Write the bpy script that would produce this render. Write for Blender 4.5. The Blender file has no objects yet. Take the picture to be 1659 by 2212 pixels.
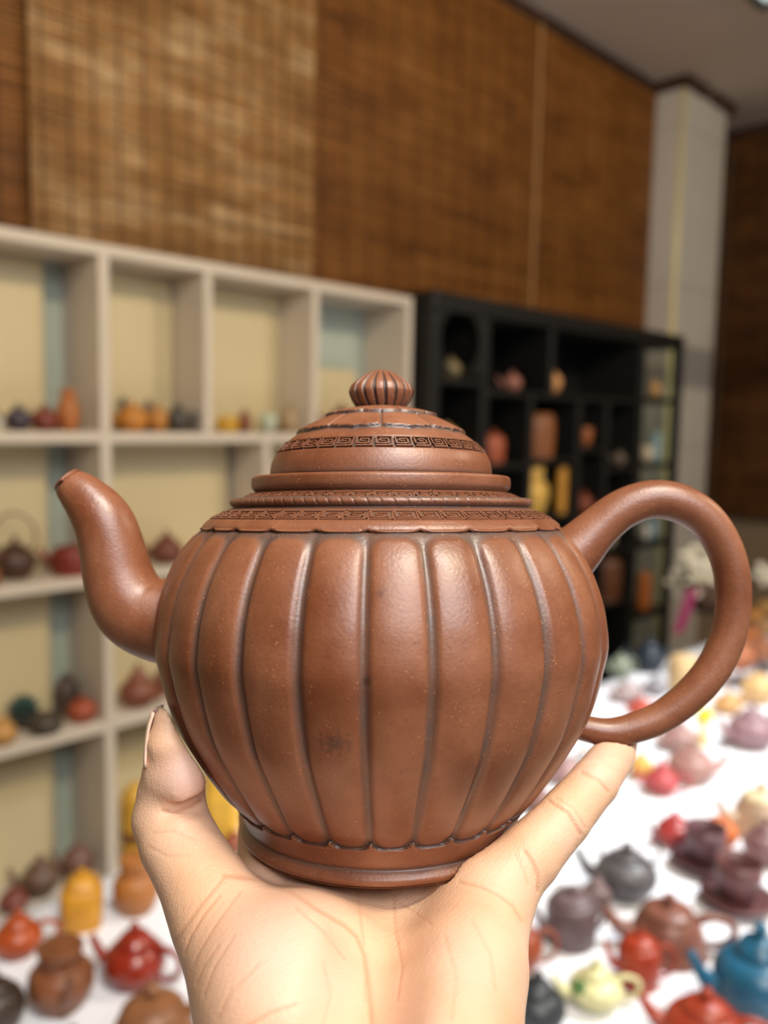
import bpy, bmesh, random
import numpy as np
from math import *
from mathutils import Vector, Matrix

# ------------------------------------------------------------------ camera, light, exposure
SC = bpy.context.scene
COL = SC.collection
FPX = 1850.0; CXP = 829.5; CYP = 1106.0            # focal length and centre for a 1659 x 2212 frame
EYE = 1.45
_p = atan(192/FPX); _roll = radians(1.1); _phi = atan((2650-CXP)/FPX*cos(_p))
_fh = np.array([cos(_phi), sin(_phi), 0]); _uz = np.array([0, 0, 1.0])
_rh = np.cross(_fh, _uz)
CF = _fh*cos(_p)-_uz*sin(_p); _uh = np.cross(_rh, CF)
CR = cos(_roll)*_rh+sin(_roll)*_uh; CU = -sin(_roll)*_rh+cos(_roll)*_uh
CC = np.array([0, 0, EYE])
def ray(x, y): return CF+CR*(x-CXP)/FPX-CU*(y-CYP)/FPX
def at(x, y, Z): return CC+ray(x, y)*Z
def aty(x, y, c):
    d = ray(x, y); return CC+d*c/d[1]
def atz(x, y, c):
    d = ray(x, y); return CC+d*(c-EYE)/d[2]
def depth(P): return float((np.array(P)-CC)@CF)

cam = bpy.data.cameras.new('camera'); camo = bpy.data.objects.new('camera', cam); COL.objects.link(camo)
camo.matrix_world = Matrix(((CR[0], CU[0], -CF[0], CC[0]), (CR[1], CU[1], -CF[1], CC[1]), (CR[2], CU[2], -CF[2], CC[2]), (0, 0, 0, 1)))
cam.sensor_fit = 'VERTICAL'; cam.sensor_height = 36.0; cam.lens = 36.0*FPX/2212
cam.clip_start = 0.01; cam.clip_end = 60
cam.dof.use_dof = True; cam.dof.focus_distance = 0.236; cam.dof.aperture_fstop = cam.lens/4.0
SC.camera = camo

SC.view_settings.view_transform = 'Standard'; SC.view_settings.look = 'None'
SC.view_settings.gamma = 1; SC.view_settings.use_curve_mapping = False
SC.view_settings.exposure = 0.0

W = bpy.data.worlds.new('world'); SC.world = W; W.use_nodes = True
W.node_tree.nodes['Background'].inputs[0].default_value = (0.80, 0.88, 1.0, 1)
W.node_tree.nodes['Background'].inputs[1].default_value = 0.22

def lamp(name, kind, loc, target, energy, color, **kw):
    d = bpy.data.lights.new(name, kind); d.energy = energy; d.color = color
    for k, v in kw.items(): setattr(d, k, v)
    o = bpy.data.objects.new(name, d); COL.objects.link(o); o.location = loc
    v = Vector(target)-Vector(loc); o.rotation_euler = v.to_track_quat('-Z', 'Y').to_euler()
    return o
# daylight through the open shop front behind the photographer
lamp('shopfront_daylight', 'AREA', (-0.33, -1.12, 2.50), (0.25, 0.2, 1.38), 29, (0.97, 0.97, 1.0), shape='RECTANGLE', size=1.25, size_y=0.7)
# fluorescent fittings on the ceiling in front of the table
lamp('ceiling_tube_light', 'AREA', (0.2, -0.72, 3.08), (0.9, 1.9, 1.3), 33, (1.0, 0.86, 0.62), shape='RECTANGLE', size=0.6, size_y=0.12)
lamp('ceiling_tube_light', 'AREA', (2.6, -1.2, 3.08), (3.6, 1.9, 1.6), 36, (1.0, 0.86, 0.64), shape='RECTANGLE', size=0.3, size_y=0.10)
# added spot standing in for daylight on the right half of the table
lamp('table_fill_spot', 'SPOT', (2.1, -0.1, 3.05), (1.75, 0.66, 0.75), 350, (0.90, 0.95, 1.0), spot_size=radians(58), spot_blend=0.9, shadow_soft_size=0.12)

lamp('table_fill_spot', 'SPOT', (0.0, -0.5, 3.05), (0.42, 1.0, 0.75), 85, (0.78, 0.88, 1.0), spot_size=radians(34), spot_blend=0.9, shadow_soft_size=0.12)  # added cool spot that brightens the left half of the cloth

# ------------------------------------------------------------------ helpers
def lin(c):
    return tuple(((v/255)/12.92 if v/255 <= .04045 else ((v/255+.055)/1.055)**2.4) for v in c)
def mesh_obj(name, verts, faces, mat=None, parent=None, smooth=True):
    me = bpy.data.meshes.new(name)
    me.from_pydata([tuple(map(float, v)) for v in verts], [], [tuple(f) for f in faces])
    if mat: me.materials.append(mat)
    if smooth: me.polygons.foreach_set('use_smooth', [True]*len(me.polygons))
    me.update()
    o = bpy.data.objects.new(name, me); COL.objects.link(o)
    if parent: o.parent = parent
    return o
class MB:
    """collects boxes, tubes and lathes and links them as one mesh object"""
    def __init__(s): s.v = []; s.f = []
    def add(s, v, f):
        n = len(s.v); s.v += [tuple(map(float, p)) for p in v]; s.f += [tuple(i+n for i in q) for q in f]; return s
    def box(s, x0, x1, y0, y1, z0, z1, c=0.0):
        if c <= 0:
            v = [(x, y, z) for z in (z0, z1) for y in (y0, y1) for x in (x0, x1)]
            return s.add(v, [(0, 2, 3, 1), (4, 5, 7, 6), (0, 1, 5, 4), (2, 6, 7, 3), (0, 4, 6, 2), (1, 3, 7, 5)])
        bm = bmesh.new(); bmesh.ops.create_cube(bm, size=1)
        for q in bm.verts:
            q.co = Vector(((x0+x1)/2+q.co.x*(x1-x0), (y0+y1)/2+q.co.y*(y1-y0), (z0+z1)/2+q.co.z*(z1-z0)))
        bmesh.ops.bevel(bm, geom=bm.edges[:], offset=c, segments=1, affect='EDGES')
        bm.verts.index_update(); s.add([q.co for q in bm.verts], [[w.index for w in f.verts] for f in bm.faces]); bm.free(); return s
    def lathe(s, prof, seg=28, cx=0, cy=0, wob=None):
        rows = []
        v = []; f = []
        for r, z in prof:
            if r <= 1e-6: rows.append([len(v)]); v.append((cx, cy, z))
            else:
                rows.append(list(range(len(v), len(v)+seg)))
                for k in range(seg):
                    a = 2*pi*k/seg; q = r*(wob(a, z) if wob else 1)
                    v.append((cx+q*cos(a), cy+q*sin(a), z))
        for a, b in zip(rows, rows[1:]):
            for k in range(seg):
                k2 = (k+1) % seg
                if len(a) == 1 and len(b) == 1: continue
                if len(a) == 1: f.append((a[0], b[k2], b[k]))
                elif len(b) == 1: f.append((a[k], a[k2], b[0]))
                else: f.append((a[k], a[k2], b[k2], b[k]))
        return s.add(v, f)
    def tube(s, pts, rad, seg=12, cap=True, sub=5):
        P, Rr = spline(pts, rad, sub)
        v = []; f = []; n = len(P)
        T = [(P[min(i+1, n-1)]-P[max(i-1, 0)]).normalized() for i in range(n)]
        up = Vector((0, 0, 1))
        N = T[0].orthogonal().normalized()
        for i in range(n):
            N = (N-T[i]*N.dot(T[i])).normalized(); B = T[i].cross(N)
            for k in range(seg):
                a = 2*pi*k/seg; v.append(P[i]+(N*cos(a)+B*sin(a))*Rr[i])
        for i in range(n-1):
            for k in range(seg):
                k2 = (k+1) % seg; f.append((i*seg+k, i*seg+k2, (i+1)*seg+k2, (i+1)*seg+k))
        if cap:
            f.append(tuple(range(seg-1, -1, -1))); f.append(tuple((n-1)*seg+k for k in range(seg)))
        return s.add(v, f)
    def build(s, name, mat=None, parent=None, smooth=True): return mesh_obj(name, s.v, s.f, mat, parent, smooth)
def spline(pts, rad, sub=5):
    pts = [Vector(p) for p in pts]
    if not hasattr(rad, '__len__'): rad = [rad]*len(pts)
    P = []; R = []
    n = len(pts)
    for i in range(n-1):
        p0, p1, p2, p3 = pts[max(i-1, 0)], pts[i], pts[i+1], pts[min(i+2, n-1)]
        r0, r1, r2, r3 = rad[max(i-1, 0)], rad[i], rad[i+1], rad[min(i+2, n-1)]
        for k in range(sub):
            t = k/sub
            w = (-.5*t+t*t-.5*t**3, 1-2.5*t*t+1.5*t**3, .5*t+2*t*t-1.5*t**3, -.5*t*t+.5*t**3)
            P.append(p0*w[0]+p1*w[1]+p2*w[2]+p3*w[3]); R.append(max(1e-5, r0*w[0]+r1*w[1]+r2*w[2]+r3*w[3]))
    P.append(pts[-1]); R.append(rad[-1])
    return P, R
def tag(o, label=None, cat=None, group=None, kind=None):
    if label: o['label'] = label
    if cat: o['category'] = cat
    if group: o['group'] = group
    if kind: o['kind'] = kind
    return o
def thing(name, label, cat, loc=(0, 0, 0), rz=0, group=None):
    o = bpy.data.objects.new(name, None); COL.objects.link(o); o.empty_display_size = .05
    o.location = tuple(map(float, loc)); o.rotation_euler = (0, 0, rz)
    return tag(o, label, cat, group)

# ------------------------------------------------------------------ materials
def mat(name, color, rough=.5, var=0.0, vscale=20, bump=0.0, bscale=80, spec=.5, metal=0, stretch=None, var_to=None, coat=0):
    m = bpy.data.materials.new(name); m.use_nodes = True
    nt = m.node_tree; b = nt.nodes['Principled BSDF']
    b.inputs['Base Color'].default_value = (*color, 1); b.inputs['Roughness'].default_value = rough
    b.inputs['Specular IOR Level'].default_value = spec; b.inputs['Metallic'].default_value = metal
    b.inputs['Coat Weight'].default_value = coat
    tc = nt.nodes.new('ShaderNodeTexCoord'); mp = nt.nodes.new('ShaderNodeMapping')
    nt.links.new(tc.outputs['Object'], mp.inputs[0])
    if stretch: mp.inputs['Scale'].default_value = stretch
    if var or var_to:
        n = nt.nodes.new('ShaderNodeTexNoise'); n.inputs['Scale'].default_value = vscale; n.inputs['Detail'].default_value = 5
        nt.links.new(mp.outputs[0], n.inputs['Vector'])
        mx = nt.nodes.new('ShaderNodeMix'); mx.data_type = 'RGBA'
        c2 = var_to or tuple(max(0, c*(1-var)) for c in color)
        mr = nt.nodes.new('ShaderNodeMapRange'); mr.inputs[1].default_value = .35; mr.inputs[2].default_value = .65
        nt.links.new(n.outputs['Fac'], mr.inputs[0]); nt.links.new(mr.outputs[0], mx.inputs[0])
        mx.inputs[6].default_value = (*color, 1); mx.inputs[7].default_value = (*c2, 1)
        nt.links.new(mx.outputs[2], b.inputs['Base Color'])
    if bump:
        n = nt.nodes.new('ShaderNodeTexNoise'); n.inputs['Scale'].default_value = bscale; n.inputs['Detail'].default_value = 4
        nt.links.new(mp.outputs[0], n.inputs['Vector'])
        bp = nt.nodes.new('ShaderNodeBump'); bp.inputs['Strength'].default_value = bump; bp.inputs['Distance'].default_value = .002
        nt.links.new(n.outputs['Fac'], bp.inputs['Height']); nt.links.new(bp.outputs[0], b.inputs['Normal'])
    return m
_clay = {}
def clay(rgb, rough=.42):
    k = (rgb, rough)
    if k not in _clay: _clay[k] = mat('clay', lin(rgb), rough, var=.28, vscale=35, bump=.15, bscale=300)
    return _clay[k]
M = {}
M['laminate'] = mat('cream_laminate', lin((212, 198, 180)), .5, var=.04, vscale=3)
M['board'] = mat('pale_yellow_board', lin((208, 191, 150)), .6, var=.06, vscale=2)
M['backboard'] = mat('pale_blue_back', lin((172, 181, 168)), .6)
M['ceiling'] = mat('ceiling_plaster', lin((232, 218, 200)), .8, var=.12, vscale=1.2)
M['plaster'] = mat('wall_plaster', lin((150, 128, 104)), .8, var=.1, vscale=2)
M['floor'] = mat('floor_tile', lin((150, 140, 128)), .4, var=.15, vscale=3)
M['tile'] = mat('pillar_tile', lin((206, 199, 190)), .22, var=.04, vscale=2)
M['grout'] = mat('pillar_grout', lin((150, 145, 138)), .8)
M['corner'] = mat('glint_corner_strip', lin((236, 222, 150)), .25, metal=.2)  # yellow tint paints the warm lamp glint along the corner
M['dtrim'] = mat('dark_brown_trim', lin((70, 36, 26)), .5, var=.2, vscale=6)
M['black'] = mat('black_wood', lin((17, 16, 14)), .55, var=.3, vscale=8, stretch=(1, 1, .1))
M['cloth'] = mat('white_cloth', lin((236, 238, 244)), .85, bump=.2, bscale=14)
M['bamboo'] = None
def bamboo(name, c1, c2, c3):
    m = bpy.data.materials.new(name); m.use_nodes = True; nt = m.node_tree; b = nt.nodes['Principled BSDF']
    b.inputs['Roughness'].default_value = .55
    tc = nt.nodes.new('ShaderNodeTexCoord')
    mp = nt.nodes.new('ShaderNodeMapping'); mp.inputs['Scale'].default_value = (3.2, 1, 9); mp.inputs['Rotation'].default_value = (0, .12, 0)
    nt.links.new(tc.outputs['Object'], mp.inputs[0])
    n = nt.nodes.new('ShaderNodeTexNoise'); n.inputs['Scale'].default_value = 1.0; n.inputs['Detail'].default_value = 6; n.inputs['Roughness'].default_value = .62
    nt.links.new(mp.outputs[0], n.inputs['Vector'])
    mp2 = nt.nodes.new('ShaderNodeMapping'); mp2.inputs['Scale'].default_value = (6, 1, 170)
    nt.links.new(tc.outputs['Object'], mp2.inputs[0])
    n2 = nt.nodes.new('ShaderNodeTexNoise'); n2.inputs['Scale'].default_value = 1; n2.inputs['Detail'].default_value = 2
    nt.links.new(mp2.outputs[0], n2.inputs['Vector'])
    ad = nt.nodes.new('ShaderNodeMath'); ad.operation = 'MULTIPLY_ADD'; ad.inputs[1].default_value = .42
    nt.links.new(n2.outputs['Fac'], ad.inputs[0]); 
    sc = nt.nodes.new('ShaderNodeMath'); sc.operation = 'MULTIPLY'; sc.inputs[1].default_value = .62
    nt.links.new(n.outputs['Fac'], sc.inputs[0]); nt.links.new(sc.outputs[0], ad.inputs[2])
    r = nt.nodes.new('ShaderNodeValToRGB'); e = r.color_ramp.elements
    e[0].position = .36; e[0].color = (*c1, 1); e[1].position = .68; e[1].color = (*c3, 1)
    q = r.color_ramp.elements.new(.52); q.color = (*c2, 1)
    nt.links.new(ad.outputs[0], r.inputs[0]); nt.links.new(r.outputs[0], b.inputs['Base Color'])
    return m
M['bamboo_pale_sheen'] = bamboo('pale_sheen_bamboo', lin((122, 78, 30)), lin((182, 132, 72)), lin((240, 210, 162)))  # paler blind; its lightest blotches paint sheen into the colour
M['bamboo_dark'] = bamboo('brown_bamboo', lin((104, 58, 14)), lin((148, 92, 32)), lin((174, 118, 56)))
M['bamboo_shaded'] = bamboo('shaded_bamboo', lin((62, 35, 11)), lin((104, 62, 22)), lin((134, 84, 34)))  # brown bamboo darkened, the shade beside the pillar put into the colour
M['cord'] = mat('dark_cord', lin((58, 34, 16)), .8)
def glass_mat():
    m = bpy.data.materials.new('cabinet_glass'); m.use_nodes = True; nt = m.node_tree
    for n in list(nt.nodes):
        if n.type == 'BSDF_PRINCIPLED': nt.nodes.remove(n)
    out = [n for n in nt.nodes if n.type == 'OUTPUT_MATERIAL'][0]
    t = nt.nodes.new('ShaderNodeBsdfTransparent'); t.inputs[0].default_value = (.9, .95, .93, 1)
    g = nt.nodes.new('ShaderNodeBsdfGlossy'); g.inputs['Roughness'].default_value = .03
    f = nt.nodes.new('ShaderNodeFresnel'); f.inputs[0].default_value = 1.45
    mx = nt.nodes.new('ShaderNodeMixShader')
    nt.links.new(f.outputs[0], mx.inputs[0]); nt.links.new(t.outputs[0], mx.inputs[1]); nt.links.new(g.outputs[0], mx.inputs[2])
    nt.links.new(mx.outputs[0], out.inputs[0]); return m
M['glass'] = glass_mat()

# ------------------------------------------------------------------ room shell
XW0, XW1, YB, YF, HC = -2.4, 5.04, 2.2, -2.6, 3.15
tag(MB().box(XW0, XW1+.1, YF, YB+.1, -.1, 0).build('floor', M['floor'], smooth=False), kind='structure')
tag(MB().box(XW0, XW1+.1, YF, YB+.1, HC, HC+.1).build('ceiling', M['ceiling'], smooth=False), kind='structure')
tag(MB().box(XW0, XW1+.1, YB, YB+.1, 0, HC).build('wall_back', M['plaster'], smooth=False), kind='structure')
tag(MB().box(XW1, XW1+.1, YF, YB, 0, HC).build('wall_right', M['plaster'], smooth=False), kind='structure')
tag(MB().box(XW0-.1, XW0, YF, YB+.1, 0, HC).build('wall_left', M['plaster'], smooth=False), kind='structure')
PX0, PX1, PY = 4.107, 4.585, 2.03
tag(MB().box(XW0, PX0, YB-.03, YB, HC-.05, HC).build('trim_1', M['dtrim'], smooth=False), kind='structure')
t2 = MB().box(PX0-.03, PX0, PY-.03, YB, HC-.05, HC).box(PX0, PX0+.22, PY-.03, PY, HC-.05, HC).box(PX0+.27, PX1+.05, PY-.03, PY, HC-.05, HC)
tag(t2.build('trim_2', M['dtrim'], smooth=False), kind='structure')
tag(MB().box(XW1-.03, XW1, YF, YB, HC-.05, HC).build('trim_3', M['dtrim'], smooth=False), kind='structure')
# tiled pillar: a core and separate tiles with recessed joints
pil = thing('pillar', 'square pillar clad in large white tiles with a corner strip tinted like a lamp glint', 'pillar', (PX0, PY, 0))
MB().box(.004, PX1-PX0-.004, .004, YB-PY, 0, HC).build('core', M['grout'], pil, smooth=False)
zt = [0, .62, 1.36, 2.165, 2.93, HC-.001]
for a, b in zip(zt, zt[1:]):
    MB().box(.012, PX1-PX0, -.004, .006, a+.0015, b-.0015, .0015).build('tile', M['tile'], pil, smooth=False)
    MB().box(-.004, .006, .012, YB-PY, a+.0015, b-.0015, .0015).build('tile', M['tile'], pil, smooth=False)
MB().tube([(.008, .008, 0), (.008, .008, HC)], .0125, 12, sub=1).build('corner_strip', M['corner'], pil)

# ------------------------------------------------------------------ bamboo blinds
def blind(label, x0, x1, y, z0, z1, m, spacing, pitch=.006, name='bamboo_blind', along='x', wave=.0):
    rng = random.Random(int(x0*100)+7)
    t = thing(name, label, 'blind', (x0, y, z0))
    w = x1-x0; mb = MB(); z = 0
    while z < z1-z0:
        h = pitch*rng.uniform(.62, .95); dy = rng.uniform(-.0012, .0012); a = rng.uniform(-.002, .002)
        v = []
        for x, q in ((0, a), (w, -a)):
            v += [(x, dy, z+q), (x, dy-.0022, z+q+h*.25), (x, dy-.0022, z+q+h*.75), (x, dy, z+q+h)]
        mb.add(v, [(0, 4, 5, 1), (1, 5, 6, 2), (2, 6, 7, 3)]); z += pitch*rng.uniform(.9, 1.1)
    mb.build('slats', m, t, smooth=False)['kind'] = 'stuff'
    MB().box(0, w, .002, .004, 0, z1-z0).build('backing', M['cord'], t, smooth=False)
    MB().box(-.005, w+.005, -.012, .012, z1-z0, z1-z0+.03, .003).build('head_rail', M['cord'], t, smooth=False)
    x = spacing*.4
    while x < w:
        MB().tube([(x, -.0035, 0), (x+rng.uniform(-.003, .003), -.0035, z1-z0)], .0022, 6, sub=1).build('cord', M['cord'], t)
        x += spacing*rng.uniform(.92, 1.08)
    if along == 'y': t.rotation_euler = (0, 0, -pi/2)
    return t
blind('pale woven bamboo blind hanging above the white bookcase, nearest the left', .93, 1.83, 2.135, 1.70, 3.09, M['bamboo_pale_sheen'], .068)
blind('brown bamboo blind over the bookcase end, between the pale blind and a light seam', 1.845, 3.062, 2.168, 1.70, 3.09, M['bamboo_dark'], .11)
blind('brown bamboo blind above the black cabinet, beside the tiled pillar', 3.078, 4.09, 2.168, 1.70, 3.09, M['bamboo_dark'], .11)
blind('dark bamboo blind edge at the far left of the wall', -.6, .945, 2.168, 1.70, 3.09, M['bamboo_dark'], .11)
blind('shaded bamboo blind on the end wall right of the tiled pillar', 4.985, 7.3, 2.145, .95, 3.09, M['bamboo_shaded'], .11, along='y')
blind('shaded bamboo strip in the corner behind the tiled pillar', 4.60, 4.985, 2.168, .95, 3.09, M['bamboo_shaded'], .11)
MB().box(3.063, 3.076, 2.150, 2.162, 1.72, 3.09).build('seam_strip', mat('pale_seam', lin((176, 132, 84)), .6), None, smooth=False)
tag(bpy.data.objects['seam_strip'], 'light vertical strip between the two brown bamboo blinds', 'strip')

# ------------------------------------------------------------------ white bookcase
BK = thing('bookcase', 'cream white open bookcase of square cells with teapots, left of the black cabinet', 'bookcase', (0, 1.869, 0))
D1 = .20                                             # depth
ZT, ZS = 1.845, [1.404, 1.068, .708, .305]
L = M['laminate']
X0, XE = -.6, 2.022
MB().box(X0, XE, 0, D1, ZT-.026, ZT, .002).build('top_panel', L, BK, smooth=False)
for z in ZS: MB().box(X0, XE-.026, .001, D1-.012, z-.013, z+.013, .002).build('shelf', L, BK, smooth=False)
MB().box(X0, XE, .01, D1, 0, .06, .002).build('plinth', L, BK, smooth=False)
for x in (.978, XE-.013, .05, X0+.013): MB().box(x-.013, x+.013, 0, D1-.01, .06, ZT-.026, .002).build('upright', L, BK, smooth=False)
def divider(x, z0, z1): MB().box(x-.012, x+.012, .002, D1-.012, z0+.013, z1-.013, .002).build('divider', L, BK, smooth=False)
divider(1.262, ZS[0], ZT-.013); divider(1.622, ZS[0], ZT-.013)
divider(1.452, ZS[1], ZS[0]); divider(1.55, ZS[2], ZS[1]); divider(1.40, ZS[3], ZS[2])
MB().box(X0, XE, D1-.01, D1, .06, ZT-.026).build('back_panel', M['backboard'], BK, smooth=False)
def board(x0, x1, z0, z1): MB().box(x0, x1, D1-.055, D1-.049, z0, z1, .001).build('back_board', M['board'], BK, smooth=False)
for (z0, z1) in ((ZS[0], ZT-.03), (ZS[1], ZS[0]-.014), (ZS[2], ZS[1]-.014), (ZS[3], ZS[2]-.014)):
    board(.07, .900, z0+.014, z1); board(X0+.03, -.03, z0+.014, z1)
board(.993, 1.245, ZS[0]+.014, ZT-.03); board(1.276, 1.606, ZS[0]+.014, ZT-.03); board(1.636, 1.92, ZS[0]+.014, ZS[0]+.21)
board(.993, 1.42, ZS[1]+.014, ZS[0]-.014); board(1.466, 1.99, ZS[1]+.014, ZS[0]-.014)
board(.993, 1.52, ZS[2]+.014, ZS[1]-.014); board(.993, 1.37, ZS[3]+.014, ZS[2]-.014)

# ------------------------------------------------------------------ black display cabinet
CX0, CX1, CY0, CY1, CZ = 2.045, 3.775, 1.80, 2.115, 1.868
CB = thing('display_cabinet', 'black wooden display cabinet with uneven cells holding pots, in front of the tiled pillar', 'cabinet', (CX0, CY0, 0))
K = M['black']
cw = CX1-CX0; cd = CY1-CY0
MB().box(0, cw, 0, cd, CZ-.06, CZ, .004).build('top_panel', K, CB, smooth=False)
MB().box(0, cw, 0, cd, 0, .10, .004).build('plinth', K, CB, smooth=False)
MB().box(0, .04, 0, cd, .10, CZ-.06, .003).build('side_panel', K, CB, smooth=False)
MB().box(0, 3.42-CX0, cd-.012, cd, .1, CZ-.06).build('back_panel', K, CB, smooth=False)
MB().box(cw-.035, cw, 0, .035, .1, CZ-.06, .003).build('post', K, CB, smooth=False)
MB().box(cw-.035, cw, cd-.035, cd, .1, CZ-.06, .003).build('post', K, CB, smooth=False)
MB().box(cw-.022, cw-.016, .035, cd-.035, .1, CZ-.06).build('glass_pane', M['glass'], CB, smooth=False)
def up(x, z0, z1, w=.03): MB().box(x-CX0-w/2, x-CX0+w/2, .004, cd-.012, z0, z1, .003).build('upright', K, CB, smooth=False)
def sh(x0, x1, z, th=.024): MB().box(x0-CX0, x1-CX0, .002, cd-.012, z-th/2, z+th/2, .003).build('shelf', K, CB, smooth=False)
up(2.325, .1, CZ-.06, .04); up(2.60, 1.10, 1.561); up(2.93, .1, 1.563, .04); up(3.14, .1, 1.563); up(3.41, .1, CZ-.06, .04)
up(2.72, 1.563, CZ-.06)
sh(2.06, 2.325, 1.590); sh(2.325, 3.41, 1.561); sh(2.06, 2.325, 1.330); sh(2.325, 2.60, 1.305); sh(2.60, 2.93, 1.318); sh(2.325, 2.93, 1.10)
sh(2.93, 3.14, 1.36); sh(2.93, 3.14, 1.08); sh(3.14, 3.41, 1.275); sh(3.14, 3.41, .93); sh(3.41, 3.76, 1.573); sh(3.41, 3.76, 1.286); sh(3.41, 3.76, .928); sh(3.41, 3.76, .608)
sh(2.06, 2.325, 1.05); sh(2.06, 3.41, .70)
# arched surround in the top left cell
v = []; f = []; n = 28; cxa, cza, ra = 2.187-CX0, 1.72, .105
for yk in (.006, .022):
    for k in range(n):
        a = 2*pi*k/n; v.append((cxa+ra*cos(a)*.95, yk, cza+ra*sin(a)))
        sx, sz = cos(a), sin(a); m_ = max(abs(sx), abs(sz)); v.append((cxa+.125*sx/m_, yk, cza+.104*sz/m_))
for k in range(n):
    k2 = (k+1) % n; a, b, c, d = 2*k, 2*k+1, 2*k2, 2*k2+1; q = 2*n
    f += [(a, b, d, c), (a+q, c+q, d+q, b+q), (a, c, c+q, a+q), (b, b+q, d+q, d)]
mesh_obj('round_fretwork', v, f, K, CB, smooth=False)

# ------------------------------------------------------------------ table
TZ = .75
TB = thing('table', 'long display table under the white cloth', 'table', (2.2, .68, 0))
wood = mat('table_wood', lin((120, 84, 52)), .5, var=.2, vscale=8, stretch=(.2, 2, 2))
MB().box(-2.1, 2.1, -.46, .47, TZ-.045, TZ-.004, .003).build('table_top', wood, TB, smooth=False)
for sx in (-1.98, 0, 1.98):
    for sy in (-.38, .38): MB().box(sx-.03, sx+.03, sy-.03, sy+.03, 0, TZ-.045, .003).build('leg', wood, TB, smooth=False)
# cloth: a top sheet with soft creases and a hanging skirt with folds
nx, ny = 150, 36; v = []; f = []; rng = random.Random(4)
hw, hd = 2.13, .50
for j in range(ny+1):
    for i in range(nx+1):
        x = -hw+2*hw*i/nx; s = -hd-.30+(2*hd+.6)*j/ny
        if abs(s) <= hd: y, z = s, TZ-.0016
        else:
            dn = abs(s)-hd; y = (hd+.012*sin(x*23)+.006*sin(x*51+1))*(1 if s > 0 else -1); z = TZ-.0016-dn
        v.append((x, y, z-TZ))
f = [(j*(nx+1)+i, j*(nx+1)+i+1, (j+1)*(nx+1)+i+1, (j+1)*(nx+1)+i) for j in range(ny) for i in range(nx)]
cl = mesh_obj('tablecloth', v, f, M['cloth']); cl.location = (2.2, .68, TZ)
sd = cl.modifiers.new('thickness', 'SOLIDIFY'); sd.thickness = .0015; sd.offset = 1
tag(cl, 'white cloth spread over the long table, teapots standing on it', 'tablecloth')
# ------------------------------------------------------------------ small teapots, cups and jars
PROF = {
 'round': [(.001, 0), (.55, 0), (.58, .03), (.78, .16), (.95, .38), (1, .55), (.95, .72), (.8, .88), (.6, .97), (.52, 1)],
 'squat': [(.001, 0), (.6, 0), (.62, .04), (.85, .2), (.98, .42), (1, .55), (.93, .75), (.75, .92), (.58, 1)],
 'cyl':   [(.001, 0), (.86, 0), (.9, .03), (.97, .25), (1, .6), (.98, .82), (.9, .95), (.74, 1)],
 'trap':  [(.001, 0), (.95, 0), (1, .05), (.97, .25), (.86, .62), (.72, .9), (.62, 1)],
 'pear':  [(.001, 0), (.7, 0), (.9, .12), (1, .32), (.9, .56), (.66, .82), (.52, .96), (.5, 1)],
 'bowl':  [(.001, 0), (.5, 0), (.55, .05), (.75, .2), (.95, .55), (1, .8), (.96, .95), (.85, 1)],
 'jar':   [(.001, 0), (.6, 0), (.72, .06), (.95, .3), (1, .48), (.9, .64), (.66, .72), (.62, .78), (.68, .9), (.68, 1)],
 'vase':  [(.001, 0), (.6, 0), (.7, .06), (.98, .34), (1, .45), (.82, .62), (.45, .76), (.4, .86), (.5, .97), (.54, 1)],
}
SCR = _phi-pi/2                                      # azimuth of the picture's right-hand side
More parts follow.
